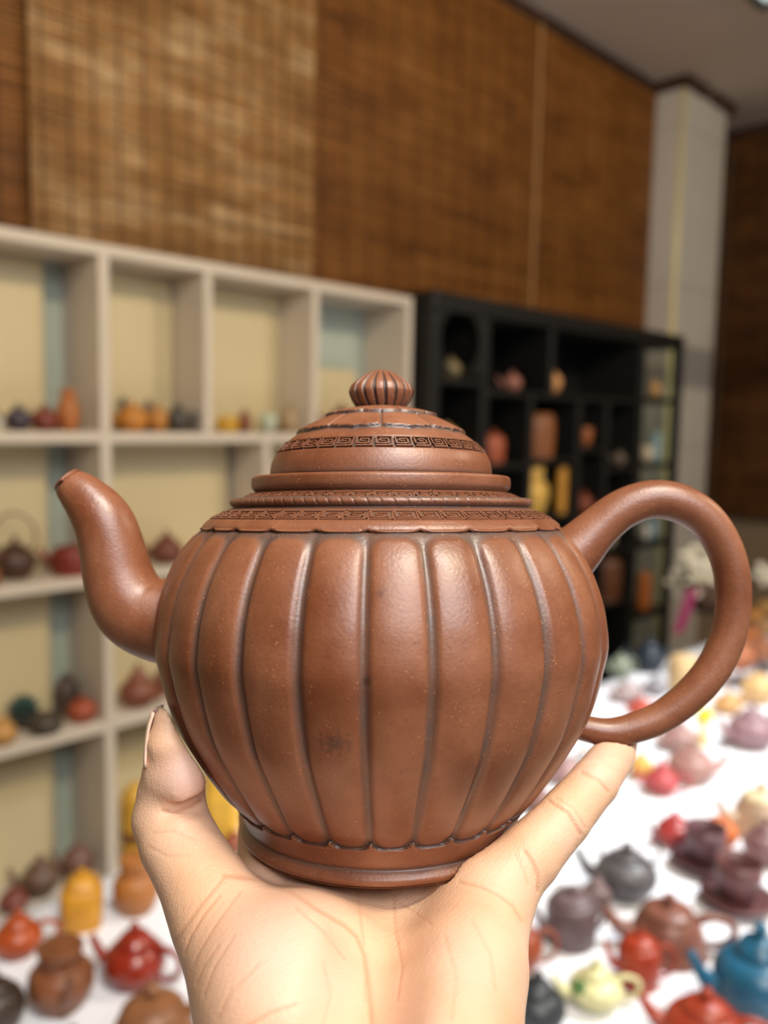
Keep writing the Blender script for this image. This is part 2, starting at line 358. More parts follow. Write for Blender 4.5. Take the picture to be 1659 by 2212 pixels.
def pot(label, loc, R, H, rgb, style='round', face=180, spout=True, handle='side', lid=True, knob=True, rough=.42,
        ribs=0, cat='teapot', name='teapot', group=None, lidrgb=None, sq=0, lh=.28, trim=None):
    """face: direction of the spout in degrees, 0 = picture right, 180 = picture left, 270 = towards the camera"""
    loc = (loc[0], loc[1], loc[2]+.0006); t = thing(name, label, cat, loc, SCR+radians(face), group)
    m = clay(rgb, rough); pr = [(r*R, z*H) for r, z in PROF[style]]
    P, _ = spline([(r, 0, z) for r, z in pr], 0, 3)
    pr = [(max(0, p.x), max(0, p.z)) for p in P]; rt = pr[-1][0]
    wob = None
    if ribs: wob = lambda a, z: 1+.045*abs(cos(a*ribs/2))*sin(pi*min(1, max(0, z/H)))-.02
    if sq: wob = lambda a, z: (abs(cos(a))**4+abs(sin(a))**4)**(-.25)*.93
    body = list(pr)
    if not lid: body += [(rt*.9, H), (rt*.86, H*.96), (rt*.84, H*.55), (.001, H*.4)]
    else: body += [(.001, H)]
    MB().lathe(body, 16*max(1, ribs//8) if ribs else 28, wob=wob).build('body', m, t)
    if lid:
        ml = clay(lidrgb, rough) if lidrgb else m
        q = rt*1.04; h = lh*R
        lo = MB().lathe([(.001, 0), (q, 0), (q*1.02, .03*R), (q*.96, .08*R), (q*.7, .7*h), (q*.3, .95*h), (.001, h)], 24, wob=(lambda a, z: (abs(cos(a))**4+abs(sin(a))**4)**(-.25)*.93) if sq else None).build('lid', ml, t)
        lo.location = (0, 0, H+.0005)
        if knob:
            k = .17*R
            ko = MB().lathe([(.001, 0), (k*.6, 0), (k*.55, .3*k), (k, .9*k), (k*.9, 1.4*k), (k*.4, 1.8*k), (.001, 1.85*k)], 14).build('knob', ml, lo)
            ko.location = (0, 0, h*.97)
    if trim:
        MB().lathe([(R*1.0, H*.30), (R*1.03, H*.34), (R*1.03, H*.40), (R*1.0, H*.44)], 28).build('band', clay(trim, rough), t)
    if spout:
        s = R
        MB().tube([(.78*R, 0, H*.38), (1.15*s, 0, H*.46), (1.38*s, 0, H*.66), (1.6*s, 0, H*.98)], [.26*R, .21*R, .15*R, .11*R], 12).build('spout', m, t)
    if handle == 'side':
        MB().tube([(-.72*R, 0, H*.86), (-1.1*R, 0, H*.98), (-1.55*R, 0, H*.84), (-1.62*R, 0, H*.5), (-1.3*R, 0, H*.22), (-.86*R, 0, H*.18)], [.13*R, .11*R, .1*R, .1*R, .09*R, .09*R], 10).build('handle', m, t)
    elif handle == 'hoop':
        MB().tube([(.7*R, 0, H*.86), (.98*R, 0, H*1.2), (.9*R, 0, H*1.75), (.3*R, 0, H*2.1), (-.3*R, 0, H*2.1), (-.9*R, 0, H*1.75), (-.98*R, 0, H*1.2), (-.7*R, 0, H*.86)], .055*R, 8).build('handle', m, t)
    elif handle == 'stick':
        MB().tube([(-.8*R, 0, H*.55), (-1.3*R, 0, H*.6), (-1.95*R, 0, H*.66)], [.2*R, .2*R, .28*R], 12).build('handle', m, t)
    return t
def cup(label, loc, R, H, rgb, saucer=True, **kw):
    z = .0132 if saucer else .0006
    t = thing('teacup', label, 'cup', (loc[0], loc[1], loc[2]+z), SCR, kw.get('group'))
    m = clay(rgb, .4)
    MB().lathe([(.001, 0), (R*.62, 0), (R*.66, H*.06), (R*.9, H*.3), (R, H*.65), (R*1.0, H), (R*.94, H), (R*.92, H*.6), (R*.8, H*.3), (.001, H*.16)], 30).build('body', m, t)
    if saucer:
        s = MB().lathe([(.001, 0), (R*.8, 0), (R*1.25, .006), (R*1.62, .016), (R*1.62, .019), (R*1.2, .012), (R*.75, .0115), (.001, .0115)], 34).build('saucer', clay(tuple(int(c*.92) for c in rgb), .4))
        s.location = (loc[0], loc[1], loc[2]+.0006); tag(s, kw['slabel'], 'saucer')
    return t
def on_table(cx, by, hw): 
    P = atz(cx, by, TZ); return (P[0], P[1], TZ), hw*depth(P)/FPX
def tp(label, cx, by, hw, hpx, rgb, style='round', **kw):
    """hpx: apparent height of the body without its lid"""
    loc, R = on_table(cx, by, hw); H = hpx*depth(loc)/FPX*1.02
    return pot(label, loc, R, H, rgb, style, **kw)

# left part of the table
tp('orange clay teapot with a stepped lid at the left edge of the white table', 40, 2058, 50, 62, (176, 76, 30), 'squat', face=200, lh=.42, rough=.35)
tp('mustard yellow square jar on the white table, behind the ribbed brown jar', 178, 1995, 47, 86, (214, 150, 40), 'cyl', face=285, sq=1, spout=False, handle=None, lh=.5, name='square_jar', cat='jar')
tp('ribbed brown jar with a wide flat lid, left of the red teapot', 133, 2172, 68, 128, (132, 78, 46), 'jar', face=300, ribs=16, lh=.1, knob=False, handle=None, spout=True, name='ribbed_jar', cat='teapot')
tp('glossy dark red teapot on the left of the table, below the thumb', 292, 2118, 66, 84, (150, 46, 26), 'squat', face=165, rough=.2, lh=.4)
tp('large tan brown teapot cut by the bottom edge, left of the wrist', 332, 2300, 104, 122, (150, 98, 62), 'trap', face=200, lh=.3)
tp('very dark brown teapot in the bottom left corner of the table', -6, 2225, 58, 96, (62, 46, 38), 'round', face=190, handle=None)
tp('tan jar with a cylindrical neck at the back of the table, left of the thumb', 295, 1966, 50, 112, (178, 112, 52), 'jar', spout=False, handle=None, lh=.1, knob=False, name='clay_jar', cat='jar')
tp('small red brown teapot between the thumb and the big teapot base', 505, 1840, 26, 34, (150, 78, 46), 'round', face=200)
tp('mustard yellow box-shaped jar between the thumb and the big teapot', 482, 1800, 40, 128, (238, 184, 62), 'cyl', sq=1, spout=False, handle=None, knob=False, lh=.1, name='square_jar', cat='jar')
# right part of the table, near to far
tp('charcoal black teapot at the bottom edge, right of the wrist', 1158, 2215, 62, 78, (50, 54, 58), 'squat', face=200, lh=.4, handle=None)
tp('terracotta teapot half hidden by the palm, its loop handle showing', 1122, 2092, 48, 88, (158, 74, 44), 'round', face=180)
cream = tp('cream teapot with a green leaf spot, above the black teapot', 1285, 2168, 58, 62, (232, 226, 170), 'round', face=180, rough=.35, lh=.35)
_l, _R = on_table(1285, 2168, 58); _H = 62*depth(_l)/FPX*1.02; _az = atan2(-_l[1], -_l[0])-.75-(SCR+pi)
sprig = MB()
for k, (da, dz, s) in enumerate(((0, 0, 1), (.22, .06, .8), (-.2, .05, .8), (.08, .12, .7))):
    c = Vector((cos(_az+da), sin(_az+da), 0)); o_ = Vector((-sin(_az+da), cos(_az+da), 0)); b_ = c*_R*(.90-dz*.9)+Vector((0, 0, _H*(.84+dz*.9)))
    n_ = (c+Vector((0, 0, .6))).normalized()*.0018; l_ = .011*s; q_ = (Vector((0, 0, 1))-c*.7).normalized()
    sprig.add([b_-q_*l_+n_, b_+o_*l_*.5+n_*1.5, b_+q_*l_+n_, b_-o_*l_*.5+n_*1.5, b_+n_*2], [(0, 1, 4), (1, 2, 4), (2, 3, 4), (3, 0, 4)])
sprig.build('leaf_sprig', mat('leaf_green', lin((96, 138, 84)), .5), cream)
tp('small brick red mug-shaped teapot in front of the brown teapot', 1378, 2122, 46, 88, (172, 62, 36), 'cyl', face=175, lh=.35, rough=.35)
tp('brick red teapot in the bottom right corner, left of the blue teapot', 1520, 2262, 84, 84, (172, 66, 42), 'squat', face=160, lh=.3, rough=.35)
tp('teal blue teapot at the right edge of the table', 1632, 2172, 92, 118, (38, 104, 138), 'round', face=180, lh=.42, rough=.3)
tp('wide brown teapot with an upright spout, centre right of the table', 1440, 2048, 84, 78, (138, 88, 72), 'trap', face=172, lh=.22, rough=.36)
tp('mauve grey teapot right beside the little finger knuckle', 1232, 2032, 56, 92, (112, 92, 94), 'cyl', face=200, lh=.25)
tp('small mauve brown teapot behind the mauve grey teapot', 1286, 1968, 33, 56, (128, 104, 102), 'round', face=200, lh=.5, handle=None)
tp('dark grey kettle with a thin tall hoop handle', 1350, 1932, 66, 82, (98, 94, 96), 'round', face=160, handle='hoop', lh=.2)
P_, R_ = on_table(1520, 1876, 43)
cup('dark mauve teacup on a saucer, left one of the two cups', P_, R_, 78*depth(P_)/FPX, (112, 78, 84), slabel='dark mauve saucer under the left one of the two cups')
P_, R_ = on_table(1592, 1958, 48)
cup('dark mauve teacup on a saucer, above the blue teapot', P_, R_, 86*depth(P_)/FPX, (116, 76, 76), slabel='dark mauve saucer under the cup above the blue teapot')
tp('mauve brown teapot at the right edge behind the second cup', 1652, 1862, 46, 66, (136, 100, 100), 'round', face=210, lh=.35)
tp('pinkish red teapot right of the hoop-handled kettle', 1456, 1822, 40, 48, (182, 66, 64), 'squat', face=200, lh=.3, rough=.3, handle=None)
tp('bright orange round pot behind the left teacup', 1552, 1826, 40, 52, (216, 116, 58), 'round', face=10, spout=False, handle=None, lh=.2, knob=False, name='round_pot', cat='jar')
tp('large beige teapot with a pale lid at the right edge', 1640, 1796, 62, 72, (206, 178, 150), 'trap', face=185, lidrgb=(236, 214, 172), lh=.3)
tp('rose red teapot on the bare white cloth right of the little fingertip', 1428, 1712, 36, 46, (196, 84, 86), 'round', face=160, lh=.5)
tp('pale brown teapot with a grey spout pointing right', 1492, 1684, 50, 56, (182, 138, 130), 'squat', face=5, lh=.2, handle=None)
tp('golden yellow pot beside the little fingertip', 1384, 1680, 26, 42, (236, 186, 92), 'round', face=90, handle=None, spout=False, name='round_pot', cat='jar')
tp('mauve teapot at the right edge outside the handle bend', 1622, 1612, 50, 64, (164, 128, 134), 'round', face=190, lh=.35)
tp('pinkish brown teapot just under the big handle', 1466, 1618, 38, 44, (176, 138, 132), 'round', face=190, lh=.3, handle=None)
tp('cream bottle-shaped vase under the big handle', 1517, 1612, 13, 46, (246, 222, 160), 'vase', spout=False, handle=None, lid=False, name='small_vase', cat='vase')
tp('lemon yellow pot touching the outline of the big handle', 1522, 1560, 17, 26, (246, 232, 60), 'round', spout=False, handle=None, name='round_pot', cat='jar', lh=.2, knob=False)
tp('pinkish grey teapot inside the handle loop, nearest the body', 1352, 1515, 30, 32, (176, 156, 156), 'squat', face=200)
tp('red teapot inside the handle loop, low by the handle', 1383, 1540, 24, 24, (196, 84, 66), 'squat', face=200)
tp('tan cylindrical canister inside the handle loop', 1474, 1494, 33, 74, (234, 200, 148), 'cyl', spout=False, handle=None, lh=.12, knob=False, name='canister', cat='jar')
tp('pale grey teapot inside the handle loop, centre', 1418, 1500, 26, 30, (150, 146, 152), 'round', face=180, handle=None)
tp('sage green pot inside the handle loop, by the dark cabinet foot', 1340, 1462, 24, 40, (138, 148, 130), 'round', face=200)
tp('large navy teapot inside the handle loop', 1402, 1450, 33, 52, (34, 46, 60), 'round', face=160, lh=.4)
tp('orange brown pot outside the handle, left of the tan round pot', 1598, 1444, 30, 44, (194, 118, 80), 'round', face=200)
tp('tan round pot with a bright top near the right edge', 1636, 1516, 38, 52, (230, 190, 132), 'round', face=180, spout=False, handle=None, knob=False, name='round_pot', cat='jar')
tp('ochre pot outside the handle, low by the handle curve', 1572, 1540, 27, 36, (214, 164, 106), 'round', face=200)
tp('pale pink teapot between the big teapot and the little finger', 1222, 1690, 32, 44, (176, 140, 138), 'round', face=200)
tp('brown teapot low between the big teapot and the little finger', 1166, 1752, 30, 40, (150, 112, 106), 'round', face=180)
tp('white cup between the handle root and the little finger', 1262, 1640, 15, 24, (226, 218, 214), 'bowl', spout=False, handle=None, lid=False, name='small_cup', cat='cup')
rng = random.Random(12)
far = [(1560, 1420, 22, 30, (206, 140, 92)), (1645, 1425, 26, 38, (170, 112, 80)), (1618, 1388, 20, 28, (200, 120, 70)), (1585, 1372, 18, 24, (150, 110, 84)),
       (1650, 1372, 20, 30, (190, 150, 110)), (1628, 1345, 16, 24, (214, 150, 80)), (1556, 1480, 20, 24, (164, 134, 126)), (1600, 1485, 18, 24, (120, 110, 116)), (1650, 1455, 18, 26, (96, 84, 86)),
       (1532, 1430, 16, 20, (206, 170, 136)), (1652, 1325, 14, 24, (206, 160, 100)), (1604, 1330, 13, 20, (150, 90, 60))]
who = ['peach', 'dark tan', 'orange tan', 'umber', 'light tan', 'amber', 'dusty mauve', 'slate', 'dark grey', 'pale peach', 'honey', 'chestnut']
for (cx, by, hw, hp, c), w in zip(far, who):
    tp(w+' teapot in the crowded far end of the table, right of the big handle', cx, by, hw, hp, c, rng.choice(['round', 'squat', 'cyl']), face=rng.choice([170, 200, 20]), group='teapots crowded at the far end of the table')



# ------------------------------------------------------------------ pots on the white bookcase
def shp(label, cx, zi, hw, hpx, rgb, style='round', y=1.925, x=None, **kw):
    z = ZS[zi]+.013
    P = aty(cx, 900, y) if x is None else (x, y, z); d = depth((P[0], y, z)); R = hw*d/FPX
    return pot(label, (P[0], y, z), R, hpx*d/FPX, rgb, style, **kw)
shp('dark purple teapot on the top shelf, leftmost cell', 40, 0, 27, 44, (72, 60, 72), face=200, handle=None)
shp('maroon teapot on the top shelf beside the tall tan vase', 97, 0, 29, 42, (128, 56, 42), 'squat', face=190, handle=None, spout=False, lh=.25)
shp('tall tan vase on the top shelf, left of the thick upright', 148, 0, 25, 90, (184, 112, 58), 'jar', spout=False, handle=None, lid=False, name='tall_vase', cat='vase')
shp('dull brown teapot behind the tall tan vase', 168, 0, 14, 60, (138, 100, 74), 'pear', y=1.985, x=.932, face=10, spout=False, handle=None)
shp('white cup at the picture edge on the top shelf', -4, 0, 12, 26, (214, 208, 198), 'bowl', spout=False, handle=None, lid=False, name='small_cup', cat='cup')
shp('amber teapot on the top shelf just right of the thick upright', 286, 0, 34, 50, (208, 136, 52), face=180, handle=None, lh=.2)
shp('ochre teapot next to the amber teapot on the top shelf', 342, 0, 21, 48, (196, 132, 60), face=0, spout=False, handle=None)
shp('dark teal ornament pot behind the amber teapot', 266, 0, 15, 66, (40, 56, 62), 'vase', y=1.992, spout=False, handle=None, name='small_vase', cat='vase')
shp('brown teapot behind the ochre teapot', 322, 0, 14, 62, (110, 84, 60), 'pear', y=1.992, spout=False, handle=None)
shp('dark grey teapot on the top shelf left of the first divider', 384, 0, 23, 50, (74, 70, 64), face=180, handle=None, spout=False)
shp('small charcoal teapot against the first divider', 418, 0, 9, 42, (82, 74, 70), 'cyl', x=1.237, y=1.90, face=180, spout=False, handle=None)
shp('yellow square tea caddy right of the first divider', 492, 0, 24, 32, (214, 164, 52), 'cyl', sq=1, spout=False, handle=None, knob=False, lh=.1, name='tea_caddy', cat='jar')
shp('round brown teapot beside the yellow caddy', 529, 0, 17, 40, (140, 88, 56), face=0, lh=.4, handle=None, spout=False)
shp('pale green cup on the top shelf right of the brown teapot', 580, 0, 19, 40, (196, 204, 180), 'bowl', spout=False, handle=None, lid=False, name='small_cup', cat='cup')
shp('beige teapot on the top shelf left of the second divider', 626, 0, 21, 50, (176, 148, 112), face=180, lh=.4, handle=None)
shp('reddish brown teapot in the top right bookcase cell behind the knob', 738, 0, 32, 46, (128, 76, 56), face=180, lh=.3)
shp('dark brown kettle with a tall hoop handle on the second shelf', 24, 1, 44, 66, (84, 54, 42), y=1.950, face=188, handle='hoop', lh=.25)
shp('low orange brown pot in front of the hoop-handled kettle', -30, 1, 22, 38, (150, 88, 54), 'squat', y=1.888, face=180, spout=False, handle=None)
shp('red teapot with a side spout on the second shelf, left of the big spout', 150, 1, 44, 56, (138, 52, 38), 'cyl', face=178, lh=.12, handle=None, knob=False)
shp('maroon teapot on the second shelf between spout and body', 358, 1, 36, 48, (126, 70, 54), face=180, handle=None, lh=.35)
shp('dark grey squat teapot in front on the third shelf', 84, 2, 36, 40, (76, 64, 52), 'squat', y=1.895, face=180, handle=None, spout=False, knob=False, lh=.1)
shp('orange red teapot on the third shelf', 166, 2, 31, 42, (170, 80, 48), 'squat', y=1.915, face=0, handle=None, spout=False, lh=.2)
shp('dark brown teapot at the back of the third shelf', 132, 2, 26, 78, (84, 66, 58), y=1.985, face=180, spout=False, handle=None)
shp('tan pot at the picture edge on the third shelf', -14, 2, 30, 48, (206, 152, 84), y=1.89, spout=False, handle=None, name='round_pot', cat='jar')
shp('red brown teapot with a tall lid on the third shelf, above the thumb', 292, 2, 40, 58, (142, 82, 60), face=0, lh=.6, handle=None)
shp('brown teapot beside the red brown one, near the big teapot', 350, 2, 22, 50, (128, 76, 56), y=1.97, face=180, spout=False, handle=None)
shp('greyish brown teapot on the lowest shelf behind the table edge', 64, 3, 40, 64, (112, 84, 66), face=190, handle=None, lh=.35)
shp('maroon teapot on the lowest shelf at the picture edge', 2, 3, 32, 40, (126, 64, 52), 'squat', y=1.9, face=180, handle=None, spout=False)
shp('brown teapot on the lowest shelf by the thick upright', 162, 3, 34, 68, (118, 82, 66), x=.915, face=180, handle=None, lh=.3)
shp('tall yellow jar with a brown band on the lowest shelf, left of the thumb', 282, 3, 30, 150, (226, 172, 60), 'cyl', spout=False, handle=None, lh=.5, name='tall_jar', cat='jar', trim=(120, 70, 40))
# dark green succulent on the third shelf
P_ = aty(36, 900, 1.972); sz = ZS[2]+.0136
su = thing('succulent', 'dark green spiky succulent in a small pot on the third shelf', 'plant', (P_[0], 1.972, sz))
MB().lathe([(.001, 0), (.024, 0), (.032, .03), (.034, .034), (.028, .034), (.001, .03)], 20).build('pot', clay((58, 62, 60)), su)
gm = mat('succulent_green', lin((52, 80, 72)), .5, var=.3, vscale=30)
for k in range(26):
    a = k*2.4; el = .25+1.15*(k/26); r0 = .034; d = Vector((cos(a)*cos(el), sin(a)*cos(el), sin(el)))
    MB().tube([(0, 0, .03), tuple(Vector((0, 0, .035))+d*r0*.6), tuple(Vector((0, 0, .035))+d*r0*1.25)], [.007, .009, .0008], 6, sub=2).build('leaf', gm, su)

# ------------------------------------------------------------------ pots in the black cabinet
def cbp(label, cx, z, hw, hpx, rgb, style='round', y=1.868, x=None, **kw):
    P = aty(cx, 900, y) if x is None else (x, y, z); d = depth((P[0], y, z)); R = hw*d/FPX
    return pot(label, (P[0], y, z), R, hpx*d/FPX, rgb, style, **kw)
kw = dict(handle=None, spout=False)
cbp('olive grey teapot inside the round fretwork of the black cabinet', 972, 1.602, 22, 34, (150, 134, 96), face=180, handle=None)
cbp('pink brown teapot in the top row of the black cabinet', 1104, 1.573, 20, 32, (178, 118, 104), face=180, handle=None)
cbp('peach teapot in the top row of the black cabinet, the brightest there', 1172, 1.573, 26, 44, (234, 172, 112), x=2.80, spout=False, face=178, handle=None)
cbp('pale yellow teapot in the black cabinet just right of the lid', 966, 1.342, 26, 56, (220, 190, 110), 'cyl', **kw)
cbp('amber pot beside the pale yellow teapot in the black cabinet', 1010, 1.342, 14, 44, (214, 156, 76), x=2.262, y=1.95, **kw)
cbp('red clay square pot in the black cabinet, second row', 1068, 1.317, 25, 56, (184, 92, 56), 'cyl', sq=1, face=180, **kw)
cbp('small dark orange pot behind the red square pot', 1100, 1.317, 14, 76, (150, 84, 44), y=1.96, x=2.50, **kw)
cbp('tall brown wooden caddy in the black cabinet above the yellow vase', 1184, 1.330, 33, 92, (150, 88, 40), 'cyl', x=2.745, sq=1, name='wooden_caddy', cat='jar', knob=False, lh=.1, **kw)
cbp('yellow wide-shouldered vase low in the black cabinet', 1148, 1.112, 40, 106, (240, 192, 96), 'jar', x=2.698, name='gourd_vase', cat='vase', lid=False, **kw)
cbp('dark teal vase beside the yellow wide-shouldered vase', 1210, 1.112, 15, 92, (66, 84, 78), 'vase', y=1.885, x=2.80, name='small_vase', cat='vase', lid=False, **kw)
cbp('amber tall canister behind the dark teal vase', 1222, 1.112, 12, 100, (220, 158, 60), 'cyl', y=1.845, x=2.875, name='canister', cat='jar', knob=False, lh=.1, **kw)
cbp('small orange funnel cup on the right of the black cabinet', 1266, 1.372, 16, 40, (176, 104, 58), 'bowl', lid=False, name='small_cup', cat='cup', **kw)
cbp('rust red teapot low in the black cabinet beside the handle root', 1268, 1.092, 22, 40, (150, 74, 48), face=180, handle=None)
cbp('dark grey teapot in the narrow middle cells of the cabinet', 1342, 1.287, 14, 26, (120, 104, 92), face=180, handle=None)
cbp('cream bowl in the open right bay of the black cabinet', 1400, 1.298, 16, 34, (224, 206, 176), 'bowl', lid=False, name='small_cup', cat='cup', **kw)
cbp('pale blue jar in the open right bay of the black cabinet', 1432, 1.298, 11, 60, (150, 182, 190), 'cyl', x=3.68, name='canister', cat='jar', lh=.2, **kw)
cbp('tan teapot on the top shelf of the open right bay', 1440, 1.585, 14, 34, (206, 160, 100), x=3.64, spout=False, face=180, handle=None)
cbp('cream bowl seen through the handle loop in the black cabinet', 1362, .942, 22, 28, (220, 200, 160), 'bowl', x=3.27, lid=False, name='small_cup', cat='cup', **kw)
cbp('brown wooden box-shaped pot seen through the handle loop', 1355, .712, 36, 90, (110, 66, 40), 'cyl', x=3.275, sq=1, name='wooden_caddy', cat='jar', knob=False, lh=.1, **kw)
cbp('white cup on the lower bay shelf seen through the handle loop', 1408, .94, 10, 30, (226, 220, 206), 'bowl', lid=False, name='small_cup', cat='cup', **kw)
cbp('pale blue pot on the lower bay shelf seen through the handle loop', 1432, .94, 11, 40, (130, 168, 190), x=3.69, **kw)
cbp('orange canister on the lowest bay shelf seen through the handle loop', 1410, .62, 16, 76, (196, 112, 50), 'cyl', name='canister', cat='jar', knob=False, **kw)

# ------------------------------------------------------------------ orchids beyond the cabinet
ob = atz(1530, 1322, TZ); dO = depth(ob)
og = thing('orchid_arrangement', 'pot of white orchids with a magenta ribbon, seen through the handle loop', 'flowers', (ob[0], ob[1], TZ+.0006))
MB().lathe([(.001, 0), (.05, 0), (.075, .09), (.08, .12), (.07, .12), (.001, .1)], 26).build('pot', clay((150, 120, 104)), og)
pet = mat('white_petal', lin((250, 244, 226)), .6); lf = mat('orchid_leaf', lin((96, 100, 70)), .5, var=.3, vscale=12); rib = mat('magenta_ribbon', lin((176, 60, 118)), .4)
rng = random.Random(5)
def toloc(x, y, dd=0):
    q = at(x, y, dO+dd); return Vector((q[0]-ob[0], q[1]-ob[1], q[2]-TZ))
for (x, y) in ((1500, 1202), (1532, 1190), (1520, 1232), (1468, 1258), (1508, 1262), (1540, 1264), (1545, 1225), (1655, 1240), (1486, 1222), (1526, 1290)):
    c = toloc(x, y, rng.uniform(-.08, .08))
    stem_top = c+Vector((0, 0, .0))
    MB().tube([(0, 0, .1), tuple(Vector((c.x*.3, c.y*.3, c.z*.75+.08))), tuple(c)], [.004, .003, .002], 6, sub=4).build('stem', lf, og)
    mb = MB(); ax = Vector((-CF[0]+rng.uniform(-.4, .4), -CF[1]+rng.uniform(-.4, .4), rng.uniform(-.2, .5))).normalized()
    u = ax.orthogonal().normalized(); w = ax.cross(u)
    for k in range(5):
        a = k*2*pi/5+rng.random()*.3; d = u*cos(a)+w*sin(a); s = u*-sin(a)+w*cos(a); l = .052
        pts = [c, c+d*l*.5+s*l*.34+ax*.004, c+d*l+s*l*.18-ax*.004, c+d*l*1.08-ax*.006, c+d*l-s*l*.18-ax*.004, c+d*l*.5-s*l*.34+ax*.004]
        mb.add(pts, [(0, 1, 2, 3), (0, 3, 4, 5)])
    mb.build('blossom', pet, og)
for k in range(9):
    a = k*.75; d = Vector((cos(a), sin(a), .25)); s = Vector((-sin(a), cos(a), 0))*.022; r = .17
    pts = [Vector((0, 0, .1)), Vector((0, 0, .11))+d*r*.5+s, Vector((0, 0, .1))+d*r+Vector((0, 0, -.02)), Vector((0, 0, .11))+d*r*.5-s]
    MB().add(pts, [(0, 1, 2, 3)]).build('leaf', lf, og)
q0, q1, q2 = toloc(1497, 1272, -.1), toloc(1478, 1325, -.1), toloc(1462, 1368, -.1)
sx = Vector((CR[0], CR[1], CR[2]))*.02
MB().add([q0-sx, q0+sx, q1+sx*1.2, q1-sx*.8, q2+sx, q2-sx*.7], [(0, 1, 2, 3), (3, 2, 4, 5)]).build('ribbon', rib, og)
# light fitting in the upper right corner and the tubes over the front of the shop
lw = mat('lamp_housing', lin((60, 62, 58)), .5)
def emis(name, c, s):
    m = bpy.data.materials.new(name); m.use_nodes = True; b = m.node_tree.nodes['Principled BSDF']
    b.inputs['Emission Color'].default_value = (*c, 1); b.inputs['Emission Strength'].default_value = s; b.inputs['Base Color'].default_value = (*c, 1); return m
pl = thing('ceiling_panel_light', 'square ceiling light panel with a dark frame in the upper right corner', 'ceiling light', (3.32, 1.185, HC))
for a in ((-.3, .3, -.3, -.27), (-.3, .3, .27, .3), (-.3, -.27, -.27, .27), (.27, .3, -.27, .27)): MB().box(*a, -.03, 0).build('frame', lw, pl, smooth=False)
MB().box(-.27, .27, -.27, .27, -.012, 0).build('diffuser', emis('lamp_diffuser', (.8, .9, .88), .9), pl, smooth=False)

# plain board added out of view, only to cast a shade band on the pillar
hs = thing('shadow_board', 'added board on two rods out of view, shading a band of the pillar', 'board', (3.7, 1.2, 2.03))
MB().box(0, .85, -.012, .012, 0, .15, .003).build('board', M['black'], hs, smooth=False)
for x in (.1, .75): MB().tube([(x, 0, .15), (x, 0, HC-2.03)], .004, 8, sub=1).build('shadow_board_rod', M['dtrim'], hs)
# ------------------------------------------------------------------ the big fluted teapot in the hand
DP = .28; PX, PY0 = 823.0, 1110.0
_d = ray(PX, PY0); PO = CC+_d*DP                     # pot axis at eye level
_f = _d/np.linalg.norm(_d); _r = CR-_f*(CR@_f); _r /= np.linalg.norm(_r); _u = np.cross(_r, _f)
HB = -.1032                                          # underside of the foot
_base = PO+_u*HB
POT = bpy.data.objects.new('teapot', None); COL.objects.link(POT); POT.empty_display_size = .03
POT.matrix_world = Matrix(((_r[0], _f[0], _u[0], _base[0]), (_r[1], _f[1], _u[1], _base[1]), (_r[2], _f[2], _u[2], _base[2]), (0, 0, 0, 1)))
tag(POT, 'large fluted reddish brown clay teapot with a ribbed knob, held up in the palm', 'teapot')
def side(half, y):                                   # silhouette half width and row -> radius, height over the foot
    t = half/FPX; r = DP*t/sqrt(1+t*t); zl = DP-r*r/DP
    return r, (PY0-y)*zl/FPX-HB
NL = 26; PHASE = -3.4                                 # lobes, azimuth of one groove (degrees, towards the camera)
